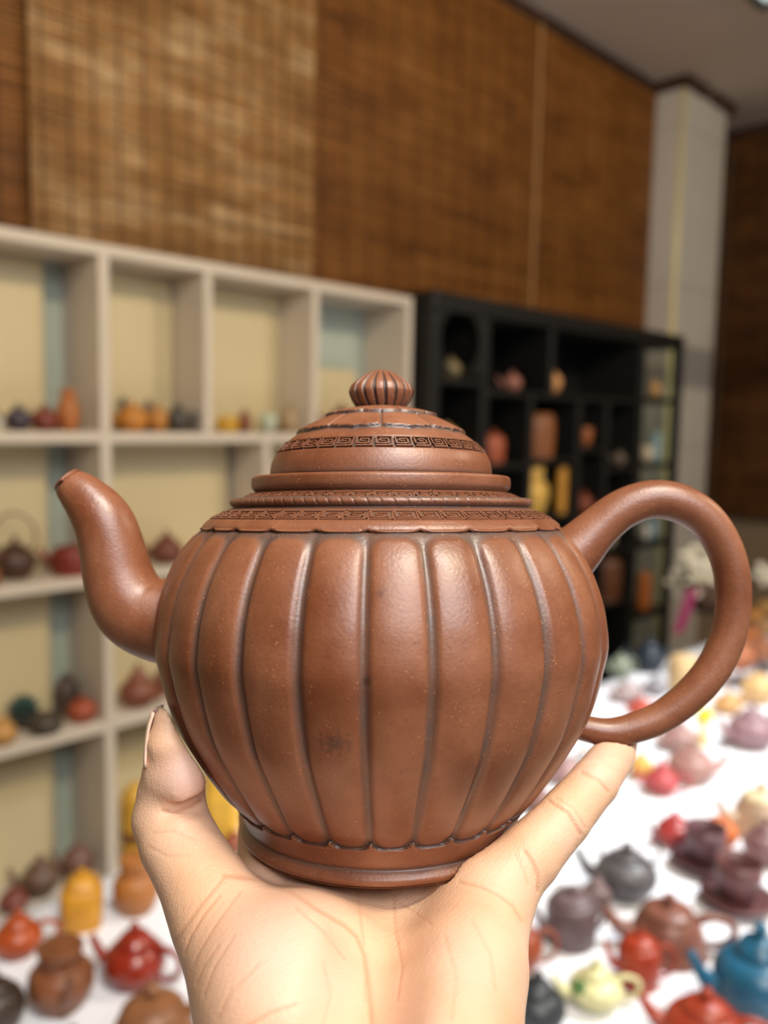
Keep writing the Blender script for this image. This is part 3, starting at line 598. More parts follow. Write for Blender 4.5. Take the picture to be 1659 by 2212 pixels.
def purple_clay():
    m = bpy.data.materials.new('fluted_clay'); m.use_nodes = True; nt = m.node_tree; b = nt.nodes['Principled BSDF']
    N = nt.nodes.new; K = nt.links.new
    tc = N('ShaderNodeTexCoord')
    def noise(s, d=4, r=.5):
        n = N('ShaderNodeTexNoise'); n.inputs['Scale'].default_value = s; n.inputs['Detail'].default_value = d; n.inputs['Roughness'].default_value = r
        K(tc.outputs['Object'], n.inputs['Vector']); return n
    def mix(fac, a, c):
        x = N('ShaderNodeMix'); x.data_type = 'RGBA'
        if hasattr(fac, 'outputs'): K(fac.outputs[0], x.inputs[0])
        else: K(fac, x.inputs[0])
        for i, q in ((6, a), (7, c)):
            if isinstance(q, tuple): x.inputs[i].default_value = (*q, 1)
            else: K(q, x.inputs[i])
        return x.outputs[2]
    def rng(s, a, c, lo=0, hi=1):
        x = N('ShaderNodeMapRange'); x.inputs[1].default_value = a; x.inputs[2].default_value = c; x.inputs[3].default_value = lo; x.inputs[4].default_value = hi
        K(s, x.inputs[0]); return x
    n1 = noise(38, 6, .6)
    col = mix(rng(n1.outputs['Fac'], .35, .65), lin((117, 64, 36)), lin((146, 92, 62)))
    n2 = noise(900, 2)
    col = mix(rng(n2.outputs['Fac'], .56, .80, 0, .4), col, lin((92, 52, 36)))
    g = N('ShaderNodeAttribute'); g.attribute_name = 'grime'
    n4 = noise(150, 5)
    mu = N('ShaderNodeMath'); mu.operation = 'MULTIPLY_ADD'; mu.inputs[1].default_value = .9; 
    s4 = N('ShaderNodeMath'); s4.operation = 'MULTIPLY_ADD'; s4.inputs[1].default_value = .9; s4.inputs[2].default_value = -.42
    K(n4.outputs['Fac'], s4.inputs[0]); 
    gm_ = N('ShaderNodeMath'); gm_.operation = 'MULTIPLY'
    r4 = rng(n4.outputs['Fac'], .3, .7, .62, 1.15); K(g.outputs['Fac'], gm_.inputs[0]); K(r4.outputs[0], gm_.inputs[1]); gm_.use_clamp = True
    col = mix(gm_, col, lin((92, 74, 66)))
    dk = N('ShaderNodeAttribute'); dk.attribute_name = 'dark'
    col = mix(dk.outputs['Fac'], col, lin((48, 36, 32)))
    n3 = N('ShaderNodeTexVoronoi'); n3.inputs['Scale'].default_value = 900; K(tc.outputs['Object'], n3.inputs['Vector'])
    n5 = noise(260, 1)
    sp = N('ShaderNodeMath'); sp.operation = 'MULTIPLY'
    K(rng(n3.outputs['Distance'], .13, .22, 1, 0).outputs[0], sp.inputs[0]); K(rng(n5.outputs['Fac'], .56, .64, 0, .7).outputs[0], sp.inputs[1])
    col = mix(sp, col, lin((196, 138, 92)))
    K(col, b.inputs['Base Color'])
    rr = rng(n1.outputs['Fac'], .3, .7, 0.37, .47); K(rr.outputs[0], b.inputs['Roughness'])
    b.inputs['Specular IOR Level'].default_value = .8
    bp = N('ShaderNodeBump'); bp.inputs['Strength'].default_value = .22; bp.inputs['Distance'].default_value = .0004
    n6 = noise(1100, 3); K(n6.outputs['Fac'], bp.inputs['Height'])
    bp2 = N('ShaderNodeBump'); bp2.inputs['Strength'].default_value = .12; bp2.inputs['Distance'].default_value = .0008
    K(noise(90, 3).outputs['Fac'], bp2.inputs['Height']); K(bp.outputs[0], bp2.inputs['Normal']); K(bp2.outputs[0], b.inputs['Normal'])
    return m
PC = purple_clay()
def attr(o, name, vals):
    a = o.data.attributes.new(name, 'FLOAT', 'POINT'); a.data.foreach_set('value', np.asarray(vals, dtype=np.float32).ravel())
def grid_faces(nr, nt):
    i = np.arange(nr-1)[:, None]*nt; j = np.arange(nt)[None, :]; j2 = (j+1) % nt
    return np.stack([i+j, i+j2, i+nt+j2, i+nt+j], -1).reshape(-1, 4)
def np_mesh(name, V, F, m, parent):
    me = bpy.data.meshes.new(name); me.vertices.add(len(V)); me.vertices.foreach_set('co', np.asarray(V, np.float32).ravel())
    me.loops.add(F.size); me.loops.foreach_set('vertex_index', F.ravel().astype(np.int32))
    me.polygons.add(len(F)); me.polygons.foreach_set('loop_start', np.arange(0, F.size, 4, dtype=np.int32))
    me.polygons.foreach_set('use_smooth', np.ones(len(F), bool)); me.materials.append(m); me.update(calc_edges=True)
    o = bpy.data.objects.new(name, me); COL.objects.link(o); o.parent = parent; return o
def sstep(x, a, b):
    t = np.clip((x-a)/(b-a), 0, 1); return t*t*(3-2*t)
th = np.linspace(0, 2*pi, NL*22, endpoint=False)      # local azimuth; the camera looks along +y, so it sees -pi/2
u = (((th+pi/2-radians(PHASE))/(2*pi)*NL) % 1)*2-1    # -1..1 across one lobe, +-1 in the groove
au = np.abs(u)
# lobed body
BP = [side(*q) for q in ((372, 1128), (404, 1152), (443, 1200), (472, 1260), (491, 1330), (497, 1392), (486, 1450), (458, 1540), (411, 1620), (350, 1700))]
BP += [(.0470, .0118), (.0450, .0085), (.0437, .0056), (.0431, .0046), (.0440, .0036), (.0449, .0020), (.0445, .0008), (.0430, 0.0)]
bz = np.array([q[1] for q in BP]); br = np.array([q[0] for q in BP])
# monotone smooth interpolation of the profile by height
o_ = np.argsort(bz); bz, br = bz[o_], br[o_]
def prof_r(z):
    h = np.diff(bz); d = np.diff(br)/h; m = np.empty_like(br); m[1:-1] = np.where(d[:-1]*d[1:] > 0, 2*d[:-1]*d[1:]/(d[:-1]+d[1:]+1e-12), 0); m[0], m[-1] = d[0], d[-1]
    k = np.clip(np.searchsorted(bz, z)-1, 0, len(h)-1); t = (z-bz[k])/h[k]
    return (2*t**3-3*t**2+1)*br[k]+(t**3-2*t**2+t)*h[k]*m[k]+(-2*t**3+3*t**2)*br[k+1]+(t**3-t**2)*h[k]*m[k+1]
ztop = bz[-1]; zs1, zs0 = side(384, 1138)[1], .0127    # scalloped collar above, scalloped foot band below
zr = np.concatenate([np.linspace(0, .007, 26), np.linspace(.0073, .016, 36), np.linspace(.0168, zs1-.004, 90), np.linspace(zs1-.0036, ztop, 34)])
Z, TH = np.meshgrid(zr, th, indexing='ij'); AU = np.broadcast_to(au, Z.shape)
R0 = prof_r(Z)
e1 = zs1-.0008+.0012*AU**6; e0 = zs0-.0012+.0026*AU**6     # cusps point up in the grooves
top = sstep(Z, e1-.00025, e1+.00025); bot = 1-sstep(Z, e0-.00025, e0+.00025)
inside = (1-top)*(1-bot)
fade = sstep(Z, e0, e0+.012)*(1-sstep(Z, e1-.010, e1))
rng_ = np.random.default_rng(3); lobw = rng_.uniform(.85, 1.15, NL)[((th/(2*pi)*NL).astype(int)) % NL]
hw_ = R0*pi/NL; rc = .0042; gx = np.minimum(.87*hw_, hw_-.0008)
qx_ = AU*hw_-(gx-rc); qt = Z-(e1-.0014-rc); qb = (e0+.0005+rc)-Z
dpad = np.hypot(np.maximum(qx_, 0), np.maximum(np.maximum(qt, qb), 0))-rc
pad = 1-sstep(dpad, -.0010, .0007)
dent = (.0014*AU**2.4)*lobw+.0009*(1-pad)-.0003*np.exp(-((AU-1)/.04)**2)
R = R0-inside*(dent*(.5+.5*fade)+.0006)
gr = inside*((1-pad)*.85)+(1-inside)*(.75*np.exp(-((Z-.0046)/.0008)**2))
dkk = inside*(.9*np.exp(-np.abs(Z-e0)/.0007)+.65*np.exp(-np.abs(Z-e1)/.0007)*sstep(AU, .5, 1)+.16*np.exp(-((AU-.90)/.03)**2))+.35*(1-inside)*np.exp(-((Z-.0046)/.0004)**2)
V = np.stack([R*np.cos(TH), R*np.sin(TH), Z], -1).reshape(-1, 3); nt_ = len(th); nr_ = len(zr)
F = grid_faces(nr_, nt_)
# dark stain on one lobe, low left of the middle
sx_, sz_ = (722-PX)/FPX*.2085, (PY0-1616)*.2085/FPX-HB
qx, qz = V[:, 0], V[:, 2]; front = V[:, 1] < 0
wv = .0008*np.sin(qx*2600)+.0007*np.sin(qz*3100+qx*900)
st = np.where(front, np.clip((1.05-np.hypot((qx-sx_)/.0037, (qz-sz_)/.0024)-wv/.0022)*3, 0, 1)*.52, 0)
st += np.where(front, np.clip(1.3-np.hypot((qx-(792-PX)/FPX*.208)/.0011, (qz-((PY0-1474)*.208/FPX-HB))/.0011), 0, 1)*.7, 0)
st += np.where(front, np.clip(1.3-np.hypot((qx-(822-PX)/FPX*.21)/.0012, (qz-((PY0-1285)*.21/FPX-HB))/.0010), 0, 1)*.4, 0)
body = np_mesh('body', V, F, PC, POT)
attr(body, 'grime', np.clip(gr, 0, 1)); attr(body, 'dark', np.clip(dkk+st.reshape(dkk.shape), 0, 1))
# closed underside
MB().lathe([(.044, 0), (.040, .0012), (.036, .0035), (.001, .0035)], 96).build('base', PC, POT)

def ring(name, pts, parent, seg=208, dens=4, grime=None, dark=None, wob=None, zoff=0):
    P, _ = spline([(r, 0, z) for r, z in pts], 0, dens)
    r = np.array([max(p.x, 1e-5) for p in P]); z = np.array([p.z for p in P]); t = np.linspace(0, 2*pi, seg, endpoint=False)
    RR = np.repeat(r[:, None], seg, 1); ZZ = np.repeat(z[:, None], seg, 1); TT = np.repeat(t[None, :], len(r), 0)
    if wob: RR, ZZ = wob(RR, ZZ, TT)
    o = np_mesh(name, np.stack([RR*np.cos(TT), RR*np.sin(TT), ZZ-zoff], -1).reshape(-1, 3), grid_faces(len(r), seg)[:, ::-1], PC, parent)
    attr(o, 'grime', np.zeros(RR.shape) if grime is None else np.clip(grime(RR, ZZ), 0, 1))
    attr(o, 'dark', np.zeros(RR.shape) if dark is None else np.clip(dark(RR, ZZ), 0, 1)); return o
S = lambda *q: [side(*k) for k in q]
# neck with its square rim, then the sloping shoulder with the two fret bands
rim = ring('neck', S((226, 1036), (240, 1030), (262, 1029.5), (273, 1030), (278.5, 1033), (280, 1040), (280, 1051), (277, 1058), (272, 1063), (271, 1066), (274, 1068)), POT, dens=5,
           grime=lambda r, z: .9*np.exp(-np.abs(z-side(271, 1066)[1])/.0012), dark=lambda r, z: .75*np.exp(-np.abs(z-side(271, 1066)[1])/.0006))
zu = side(296, 1073)[1]; zl = side(352, 1108)[1]
shoulder = ring('shoulder', S((268, 1063), (276, 1066), (284, 1069), (302, 1078), (309, 1081), (317, 1091), (321, 1098), (328, 1100), (338, 1105), (370, 1121), (377, 1126), (384, 1133), (387, 1139), (385, 1144), (376, 1141)), POT, dens=5,
                grime=lambda r, z: .8*np.exp(-((z-zu)/.0009)**2)+.75*np.exp(-((z-zl)/.0013)**2)+.6*np.exp(-((z-side(320, 1096)[1])/.0006)**2))
# the collar edge is scalloped over the lobes
co = shoulder.data; n_ = len(co.vertices); c_ = np.empty(n_*3, np.float32); co.vertices.foreach_get('co', c_); c_ = c_.reshape(-1, 3)
aa = np.arctan2(c_[:, 1], c_[:, 0]); uu = np.abs((((aa+pi/2-radians(PHASE))/(2*pi)*NL) % 1)*2-1)
low = np.clip((side(372, 1122)[1]-c_[:, 2])/.004, 0, 1)
c_[:, 2] += low*(.0012*uu**6-.0004); co.vertices.foreach_set('co', c_.ravel()); co.update()
rb, zb = side(314, 1086)
def rope_w(R_, Z_, T_):
    a = np.arctan2(Z_-zb, R_-rb); w = np.abs(np.sin((T_*84/2+a*.8)))
    k = 1-.22*np.exp(-(w/.14)**2)*(np.sin(a) > -.5); return rb+(R_-rb)*k, zb+(Z_-zb)*k
pr_ = [(rb+.0020*cos(a), zb+.0014*sin(a)) for a in np.linspace(-2.4, 2.6, 15)]
ropeb = ring('rope_band', pr_, POT, seg=84*12, dens=1, wob=rope_w, grime=lambda r, z: .15+.75*sstep(rb+.00195-r, .0000, .0006)*(z > zb-.0018))
# fret square: one raised square spiral in a recessed frame, copied round the bands
def fret_mesh(name, w, h, t, lw=.085):
    mb = MB()
    P = [(-.5, -.5), (.5, -.5), (.5, .5), (-.5, .5), (-.5, -.26), (.27, -.26), (.27, .24), (-.25, .24), (-.25, .0), (.06, .0)]
    k = lw*w
    for (a, b), (c, d) in zip(P, P[1:]):
        x0, x1 = sorted((a*w, c*w)); y0, y1 = sorted((b*h, d*h))
        mb.box(x0-k/2, x1+k/2, y0-k/2, y1+k/2, -.0004, t)
    me = bpy.data.meshes.new(name); me.from_pydata(mb.v, [], mb.f); me.materials.append(PC); me.update()
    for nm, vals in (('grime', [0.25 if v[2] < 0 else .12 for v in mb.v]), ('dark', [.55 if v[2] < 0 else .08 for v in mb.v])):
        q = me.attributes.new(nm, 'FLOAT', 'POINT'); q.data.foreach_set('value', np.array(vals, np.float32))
    bv = bpy.data.meshes
    return me
def fret_band(parent, p0, p1, n, fill, t, zoff=0, hfill=.82):
    (r0, z0), (r1, z1) = p0, p1; rm, zm = (r0+r1)/2, (z0+z1)/2; L_ = hypot(r1-r0, z1-z0)
    w = 2*pi*rm/n*fill; me = fret_mesh('fret_square', w, L_*hfill, t)
    tr, tz = (r0-r1)/L_, (z0-z1)/L_                     # up the slope
    for k in range(n):
        a = -pi/2+radians(PHASE)+2*pi*(k+.5)/n
        e = Vector((cos(a), sin(a), 0)); X = Vector((-sin(a), cos(a), 0)); Y = e*tr+Vector((0, 0, tz)); Zv = X.cross(Y)
        o = bpy.data.objects.new('fret_square', me); COL.objects.link(o); o.parent = parent
        c = e*rm+Vector((0, 0, zm-zoff))
        o.matrix_local = Matrix(((X.x, Y.x, Zv.x, c.x), (X.y, Y.y, Zv.y, c.y), (X.z, Y.z, Zv.z, c.z), (0, 0, 0, 1)))
fret_band(shoulder, side(281, 1068), side(305, 1079), 46, .9, .0003)
fret_band(shoulder, side(336, 1104), side(370, 1121), 50, .88, .0003)

# lid: dome with two layers of petals, a fret band and the ribbed knob
LB = side(239, 1029)[1]
LP = S((236, 1031), (239.5, 1027), (239.5, 1018), (237, 1003), (232, 990))+[side(226, 980), side(205, 958)]
LP += S((190, 946), (170, 934), (140, 919), (116, 909), (85, 901), (58, 896), (40, 894))
P, _ = spline([(r, 0, z) for r, z in LP], 0, 14)
r = np.array([p.x for p in P]); z = np.array([p.z for p in P]); seg = 480; t = np.linspace(0, 2*pi, seg, endpoint=False)
nrm = np.stack([np.gradient(z), -np.gradient(r)], -1); nrm /= np.linalg.norm(nrm, axis=1)[:, None]
nrm *= np.sign(nrm[:, 1:2]+1e-9)*1.0
RR, TT = np.meshgrid(r, t, indexing='ij'); ZZ = np.repeat(z[:, None], seg, 1)
pu = np.abs((((TT+pi/2)/(2*pi)*10) % 1)*2-1); pv = np.abs((((TT+pi/2)/(2*pi)*10+.5) % 1)*2-1)
eo = side(178, 938)[0]*(1-.030*pu**4+.018*np.exp(-(pu/.16)**2)); ei = side(118, 910)[0]*(1-.05*pv**4)
up_ = ZZ > side(200, 955)[1]
wo = (1-sstep(RR, eo-.0002, eo+.0002)); wi = (1-sstep(RR, ei-.0002, ei+.0002))
off = .0011*wo+.0010*wi-.0006*wo*(1-wi)*np.exp(-((pu-1)/.06)**2)-.0005*wi*np.exp(-((pv-1)/.06)**2)
zf0, zf1 = side(226, 980)[1], side(205, 958)[1]
off -= .0004*sstep(ZZ, zf0-.0002, zf0+.0002)*(1-sstep(ZZ, zf1-.0002, zf1+.0002))
gO = np.exp(-np.clip(RR-eo, 0, 1)/.0009)*(RR > eo-.0001)+np.exp(-np.clip(RR-ei, 0, 1)/.0007)*(RR > ei-.0001)
inb = sstep(ZZ, zf0-.0002, zf0+.0002)*(1-sstep(ZZ, zf1-.0002, zf1+.0002))
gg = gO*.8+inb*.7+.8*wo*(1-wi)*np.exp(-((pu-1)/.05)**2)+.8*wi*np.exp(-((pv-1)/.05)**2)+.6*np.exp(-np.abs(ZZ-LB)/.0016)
dd = np.exp(-np.clip(RR-eo, 0, 1)/.0004)*(RR > eo-.0001)+np.exp(-np.clip(RR-ei, 0, 1)/.0004)*(RR > ei-.0001)+.5*inb+.5*np.exp(-np.abs(ZZ-LB-.0004)/.0006)  # dark lines paint the shadow below the petal edges
RR2 = RR+off*nrm[:, 0:1]; ZZ2 = ZZ+off*nrm[:, 1:2]
lid = np_mesh('lid', np.stack([RR2*np.cos(TT), RR2*np.sin(TT), ZZ2], -1).reshape(-1, 3), grid_faces(len(r), seg), PC, POT)
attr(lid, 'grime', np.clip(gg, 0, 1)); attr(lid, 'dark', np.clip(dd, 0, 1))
fret_band(lid, side(205, 958), side(226, 980), 36, .8, .00035, hfill=.8)
ring('collar', S((40, 897), (56, 896.5), (58, 893), (55, 890), (46, 887), (40, 886)), lid, seg=96, grime=lambda r, z: .35+0*r, dark=lambda r, z: .15+0*r)
KP = S((40, 889), (49, 885), (56, 877), (64, 865), (69, 852), (69, 843), (63, 831), (50, 820), (36, 810), (22, 803), (8, 800), (.5, 799.5))
P, _ = spline([(a, 0, c) for a, c in KP], 0, 6); r = np.array([max(p.x, 1e-5) for p in P]); z = np.array([p.z for p in P]); nk = 18; seg = nk*20
t = np.linspace(0, 2*pi, seg, endpoint=False); RR, TT = np.meshgrid(r, t, indexing='ij'); ZZ = np.repeat(z[:, None], seg, 1)
tw = TT+pi/2+.10*np.sin((ZZ-z[0])*170)
ku = np.abs(((tw/(2*pi)*nk+.36) % 1)*2-1); w = sstep(RR, side(20, 803)[0], side(40, 815)[0])
RR2 = RR*(1-w*(.03*ku**3+.085*sstep(ku, .66, .80)))
kb = np.exp(-np.clip(ZZ-z[0], 0, 1)/.0012)
knob = np_mesh('knob', np.stack([RR2*np.cos(TT), RR2*np.sin(TT), ZZ], -1).reshape(-1, 3), grid_faces(len(r), seg), PC, lid)
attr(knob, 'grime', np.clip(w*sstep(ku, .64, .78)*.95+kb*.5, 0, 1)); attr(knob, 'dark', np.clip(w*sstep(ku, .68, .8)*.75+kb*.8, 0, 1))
# spout and handle lie in the plane of the axis
def L3(x, y, dy=0): return ((x-PX)/FPX*DP, dy, (PY0-y)*DP/FPX-HB)
def rpx(v): return [q*DP/FPX for q in v]
sp_pts = [(151, 1043), (158, 1050), (172, 1063), (189, 1080), (212, 1108), (230, 1140), (245, 1192), (257, 1245), (276, 1292), (305, 1322), (350, 1340), (390, 1346)]
sp_r = [36, 40, 46, 52, 60, 65, 69, 74, 81, 86, 90, 92]
P, Rr = spline([L3(*q) for q in sp_pts], rpx(sp_r), 5)
mb = MB(); seg = 40; vv = []; n = len(P)
for i in range(n):
    T = (P[min(i+1, n-1)]-P[max(i-1, 0)]).normalized(); A = Vector((0, 1, 0)); B = T.cross(A)
    if i < 9: B = B.normalized()
    for k in range(seg):
        a = 2*pi*k/seg; q = P[i]+(A*cos(a)+B*sin(a))*Rr[i]; vv.append(q)
ff = [(i*seg+k, (i+1)*seg+k, (i+1)*seg+(k+1) % seg, i*seg+(k+1) % seg) for i in range(n-1) for k in range(seg)]
# rolled lip and dark bore
T = (P[0]-P[2]).normalized(); A = Vector((0, 1, 0)); B = T.cross(A).normalized(); prev = list(range(seg))
for sc, dz in ((.95, .0010), (.84, .0018), (.64, .0016), (.46, .0004), (.42, -.008)):
    new = list(range(len(vv), len(vv)+seg)); vv += [P[0]+T*dz+(A*cos(2*pi*k/seg)-B*sin(-2*pi*k/seg)*-1*-1)*Rr[0]*sc for k in range(seg)]
    ff += [(new[k], prev[k], prev[(k+1) % seg], new[(k+1) % seg]) for k in range(seg)]; prev = new
ff.append(tuple(prev)); mb.add(vv, ff); spo = mb.build('spout', PC, POT)
attr(spo, 'grime', [0.0]*len(vv)); attr(spo, 'dark', [0.0]*(len(vv)-2*seg)+[.9]*(2*seg))
HP = [(1215, 1215, 66), (1250, 1183, 56), (1290, 1143, 47), (1343, 1101, 43), (1405, 1079, 41.5), (1465, 1086, 42), (1520, 1117, 40), (1558, 1168, 38.5), (1580, 1230, 38), (1585, 1300, 37.5), (1575, 1370, 37),
      (1548, 1433, 37), (1504, 1490, 36), (1445, 1539, 34), (1385, 1568, 32.5), (1320, 1582, 30.5), (1262, 1573, 28), (1205, 1555, 29)]
mb = MB(); mb.tube([L3(a, b) for a, b, c in HP], rpx([c for a, b, c in HP]), 32, sub=6)
han = mb.build('handle', PC, POT); attr(han, 'grime', [0.0]*len(mb.v)); attr(han, 'dark', [0.0]*len(mb.v))
# ------------------------------------------------------------------ the hand: one smooth distance field, meshed as one surface
# hand space: x right, y up, z = distance along the camera axis, metres
def H(x, y, Z, r=None):
    p = ((x-CXP)/FPX*Z, -(y-CYP)/FPX*Z, Z); return (*p, r) if r is not None else p
def hand_mesh(vox=.001):
    lo = np.array([-.082, -.205, .060]); hi = np.array([.092, -.030, .372])
    n = np.ceil((hi-lo)/vox).astype(int)+1
    ax = [lo[i]+np.arange(n[i], dtype=np.float32)*vox for i in range(3)]
    Fd = np.full(tuple(n), .05, np.float32)
    def sub(bmin, bmax):
        a = np.clip(((np.array(bmin)-lo)/vox).astype(int)-1, 0, n-1); b = np.clip(((np.array(bmax)-lo)/vox).astype(int)+2, 1, n)
        return tuple(slice(i, j) for i, j in zip(a, b))
    def axes(s): return ax[0][s[0]][:, None, None], ax[1][s[1]][None, :, None], ax[2][s[2]][None, None, :]
    def cone(a, b, k=.006, flat=None):
        a = np.array(a, np.float32); b = np.array(b, np.float32); ra, rb_ = a[3], b[3]; m = max(ra, rb_)+k+.004
        s = sub(np.minimum(a, b)[:3]-m, np.maximum(a, b)[:3]+m); X, Y, Zz = axes(s)
        d = (b-a)[:3]; L2 = float(d@d)+1e-12
        t = np.clip(((X-a[0])*d[0]+(Y-a[1])*d[1]+(Zz-a[2])*d[2])/L2, 0, 1)
        q = np.sqrt((X-a[0]-t*d[0])**2+(Y-a[1]-t*d[1])**2+(Zz-a[2]-t*d[2])**2)-(ra+t*(rb_-ra))
        smin(s, q, k)
    def chain(pts, k=.006):
        A = np.array(pts, np.float32); m = A[:, 3].max()+k+.004
        s = sub(A[:, :3].min(0)-m, A[:, :3].max(0)+m); X, Y, Zz = axes(s); best = None
        for a, b in zip(A, A[1:]):
            d = (b-a)[:3]; L2 = float(d@d)+1e-12
            t = np.clip(((X-a[0])*d[0]+(Y-a[1])*d[1]+(Zz-a[2])*d[2])/L2, 0, 1)
            q = np.sqrt((X-a[0]-t*d[0])**2+(Y-a[1]-t*d[1])**2+(Zz-a[2]-t*d[2])**2)-(a[3]+t*(b[3]-a[3]))
            if best is None: best = q
            else:
                kk = .0012; h = np.maximum(kk-np.abs(best-q), 0)/kk; best = np.minimum(best, q)-h*h*kk*.25
        smin(s, best, k)
    def ball(c, rad, k=.012):
        c = np.array(c, np.float32); rad = np.array(rad, np.float32); m = rad.max()+k+.004
        s = sub(c-m, c+m); X, Y, Zz = axes(s)
        q = np.sqrt(((X-c[0])/rad[0])**2+((Y-c[1])/rad[1])**2+((Zz-c[2])/rad[2])**2)
        smin(s, (q-1)*rad.min(), k)
    def smin(s, q, k):
        c = Fd[s]; h = np.maximum(k-np.abs(c-q), 0)/k; Fd[s] = np.minimum(c, q)-h*h*k*.25
    def carve(a, b, r_, k=.002):
        a = np.array(a, np.float32); b = np.array(b, np.float32); m = r_+k+.003
        s = sub(np.minimum(a, b)-m, np.maximum(a, b)+m); X, Y, Zz = axes(s); d = b-a; L2 = float(d@d)
        t = np.clip(((X-a[0])*d[0]+(Y-a[1])*d[1]+(Zz-a[2])*d[2])/L2, 0, 1)
        q = r_-np.sqrt((X-a[0]-t*d[0])**2+(Y-a[1]-t*d[1])**2+(Zz-a[2]-t*d[2])**2)
        c = Fd[s]; h = np.maximum(k-np.abs(c-q), 0)/k; Fd[s] = np.maximum(c, q)+h*h*k*.25
    # palm: metacarpals from wrist to knuckles
    wr = [(-.021, -.160, .150, .0150), (-.008, -.161, .148, .0155), (.003, -.161, .148, .0155), (.013, -.158, .150, .0150)]
    kn = [(-.034, -.1165, .262, .0115), (-.013, -.1155, .272, .0115), (.009, -.1155, .268, .0110), (.027, -.1145, .256, .0110)]
    md = [(-.028, -.1345, .208, .0135), (-.011, -.1335, .212, .0130), (.005, -.1330, .212, .0130), (.018, -.1335, .210, .0130)]
    for a, m_, b in zip(wr, md, kn): chain([a, m_, b], .012)
    # forearm
    chain([(-.010, -.162, .150, .019), (-.006, -.176, .060, .025)], .014); chain([(.004, -.162, .150, .018), (.014, -.176, .060, .025)], .014)
    # thenar and hypothenar
    ball(H(628, 2105, .2155), (.0212, .0172, .0285), .014)
    chain([H(598, 2235, .203, .0146), H(500, 2040, .226, .0128), H(447, 1925, .2375, .0119), H(387, 1820, .247, .0110), H(368, 1768, .251, .0108), H(370, 1715, .2515, .0096),
           H(373, 1670, .2490, .0086), H(363, 1610, .2465, .0060), H(367, 1556, .2480, .0046)], .008)
    chain([H(1048, 1965, .2395, .0115), H(1020, 2080, .222, .0138), H(985, 2190, .208, .0150), H(930, 2350, .186, .0155)], .012)
    ball(H(398, 1686, .2455), (.0056, .0085, .0065), .004)
    # web between thumb and index finger
    chain([H(480, 1995, .234, .0100), H(530, 1975, .248, .0068), H(592, 1920, .262, .0085)], .008)
    # index, middle, ring finger: under the foot and up behind the pot
    for c in (((-.034, -.1165, .262, .0115), (-.042, -.108, .305, .0095), (-.042, -.085, .328, .0085), (-.039, -.063, .345, .0066)),
              ((-.013, -.1155, .272, .0115), (-.012, -.112, .331, .0098), (-.010, -.086, .350, .0087), (-.008, -.060, .3555, .0068)),
              ((.009, -.1155, .268, .0110), (.018, -.111, .326, .0094), (.022, -.087, .343, .0084), (.024, -.062, .352, .0066))):
        chain(c, .005)
    # little finger up to the handle
    chain([H(1060, 1930, .2425, .0112), H(1140, 1850, .2475, .0092), H(1216, 1768, .2545, .0080), H(1284, 1690, .264, .0072), H(1324, 1632, .279, .0068), H(1338, 1602, .290, .0060)], .006)
    # hollow of the palm
    carve(H(805, 2010, .2115), H(800, 2270, .1770), .007, .012)
    # fold under the thumb pad
    carve(H(352, 1752, .2395), H(440, 1729, .2470), .0014, .003)
    carve(H(412, 1742, .2430), H(452, 1727, .2500), .0022, .003)
    # the pot presses into the skin: cut its body, foot and handle out of the hand
    X, Y, Zz = axes((slice(None),)*3)
    b0 = _base-CC; bx, by_, bzz = float(b0@CR), float(b0@CU), float(b0@CF)
    rho = np.sqrt((X-bx)**2+(Zz-bzz)**2); yy = np.broadcast_to(Y-by_, rho.shape if rho.shape[1] != 1 else (1, n[1], 1))
    prof = np.interp((Y-by_).ravel(), np.linspace(-.001, .09, 200), prof_r(np.clip(np.linspace(-.001, .09, 200), 0, None))).astype(np.float32)[None, :, None]
    dp = np.maximum((rho-prof)*.85, -(Y-by_)); Fd = np.maximum(Fd, -(dp-.0009).astype(np.float32))
    for (a, b) in zip(HP[12:], HP[13:]):
        pa, pb = (H(a[0], a[1], DP), H(b[0], b[1], DP)); carve(pa, pb, a[2]*DP/FPX+.0006, .0008)
    # surface nets
    sgn = Fd < 0
    corners = [(i, j, k) for i in (0, 1) for j in (0, 1) for k in (0, 1)]
    nx_, ny_, nz_ = n-1
    sl = lambda c: (slice(c[0], c[0]+nx_), slice(c[1], c[1]+ny_), slice(c[2], c[2]+nz_))
    cnt = sum(sgn[sl(c)].astype(np.int8) for c in corners); act = (cnt > 0) & (cnt < 8)
    ii = np.argwhere(act); idx = np.full(act.shape, -1, np.int32); idx[act] = np.arange(len(ii))
    acc = np.zeros((len(ii), 3), np.float64); num = np.zeros(len(ii))
    for c1 in corners:
        for d in range(3):
            if c1[d]: continue
            c2 = list(c1); c2[d] = 1
            f1 = Fd[tuple((ii+np.array(c1)).T)]; f2 = Fd[tuple((ii+np.array(c2)).T)]; ok = (f1 < 0) != (f2 < 0)
            t = np.where(ok, f1/np.where(ok, f1-f2, 1), 0); p = np.tile(np.array(c1, float), (len(ii), 1)); p[:, d] += t
            acc[ok] += p[ok]; num[ok] += 1
    V = lo+(ii+acc/num[:, None])*vox
    faces = []
    for d in range(3):
        e1_, e2_ = [(1, 2), (2, 0), (0, 1)][d]
        a = sgn; s1 = [slice(1, n[q]-1) for q in range(3)]; s1[d] = slice(0, n[d]-1); s2 = list(s1); s2[d] = slice(1, n[d])
        ch = a[tuple(s1)] != a[tuple(s2)]; g = np.argwhere(ch); off = np.array([1, 1, 1]); off[d] = 0; g = g+off
        neg = a[tuple(g.T)]
        q = []
        for (u1, u2) in ((-1, -1), (0, -1), (0, 0), (-1, 0)):
            h = g.copy(); h[:, e1_] += u1; h[:, e2_] += u2; q.append(idx[tuple(h.T)])
        q = np.stack(q, -1); q[~neg] = q[~neg][:, ::-1]; faces.append(q)
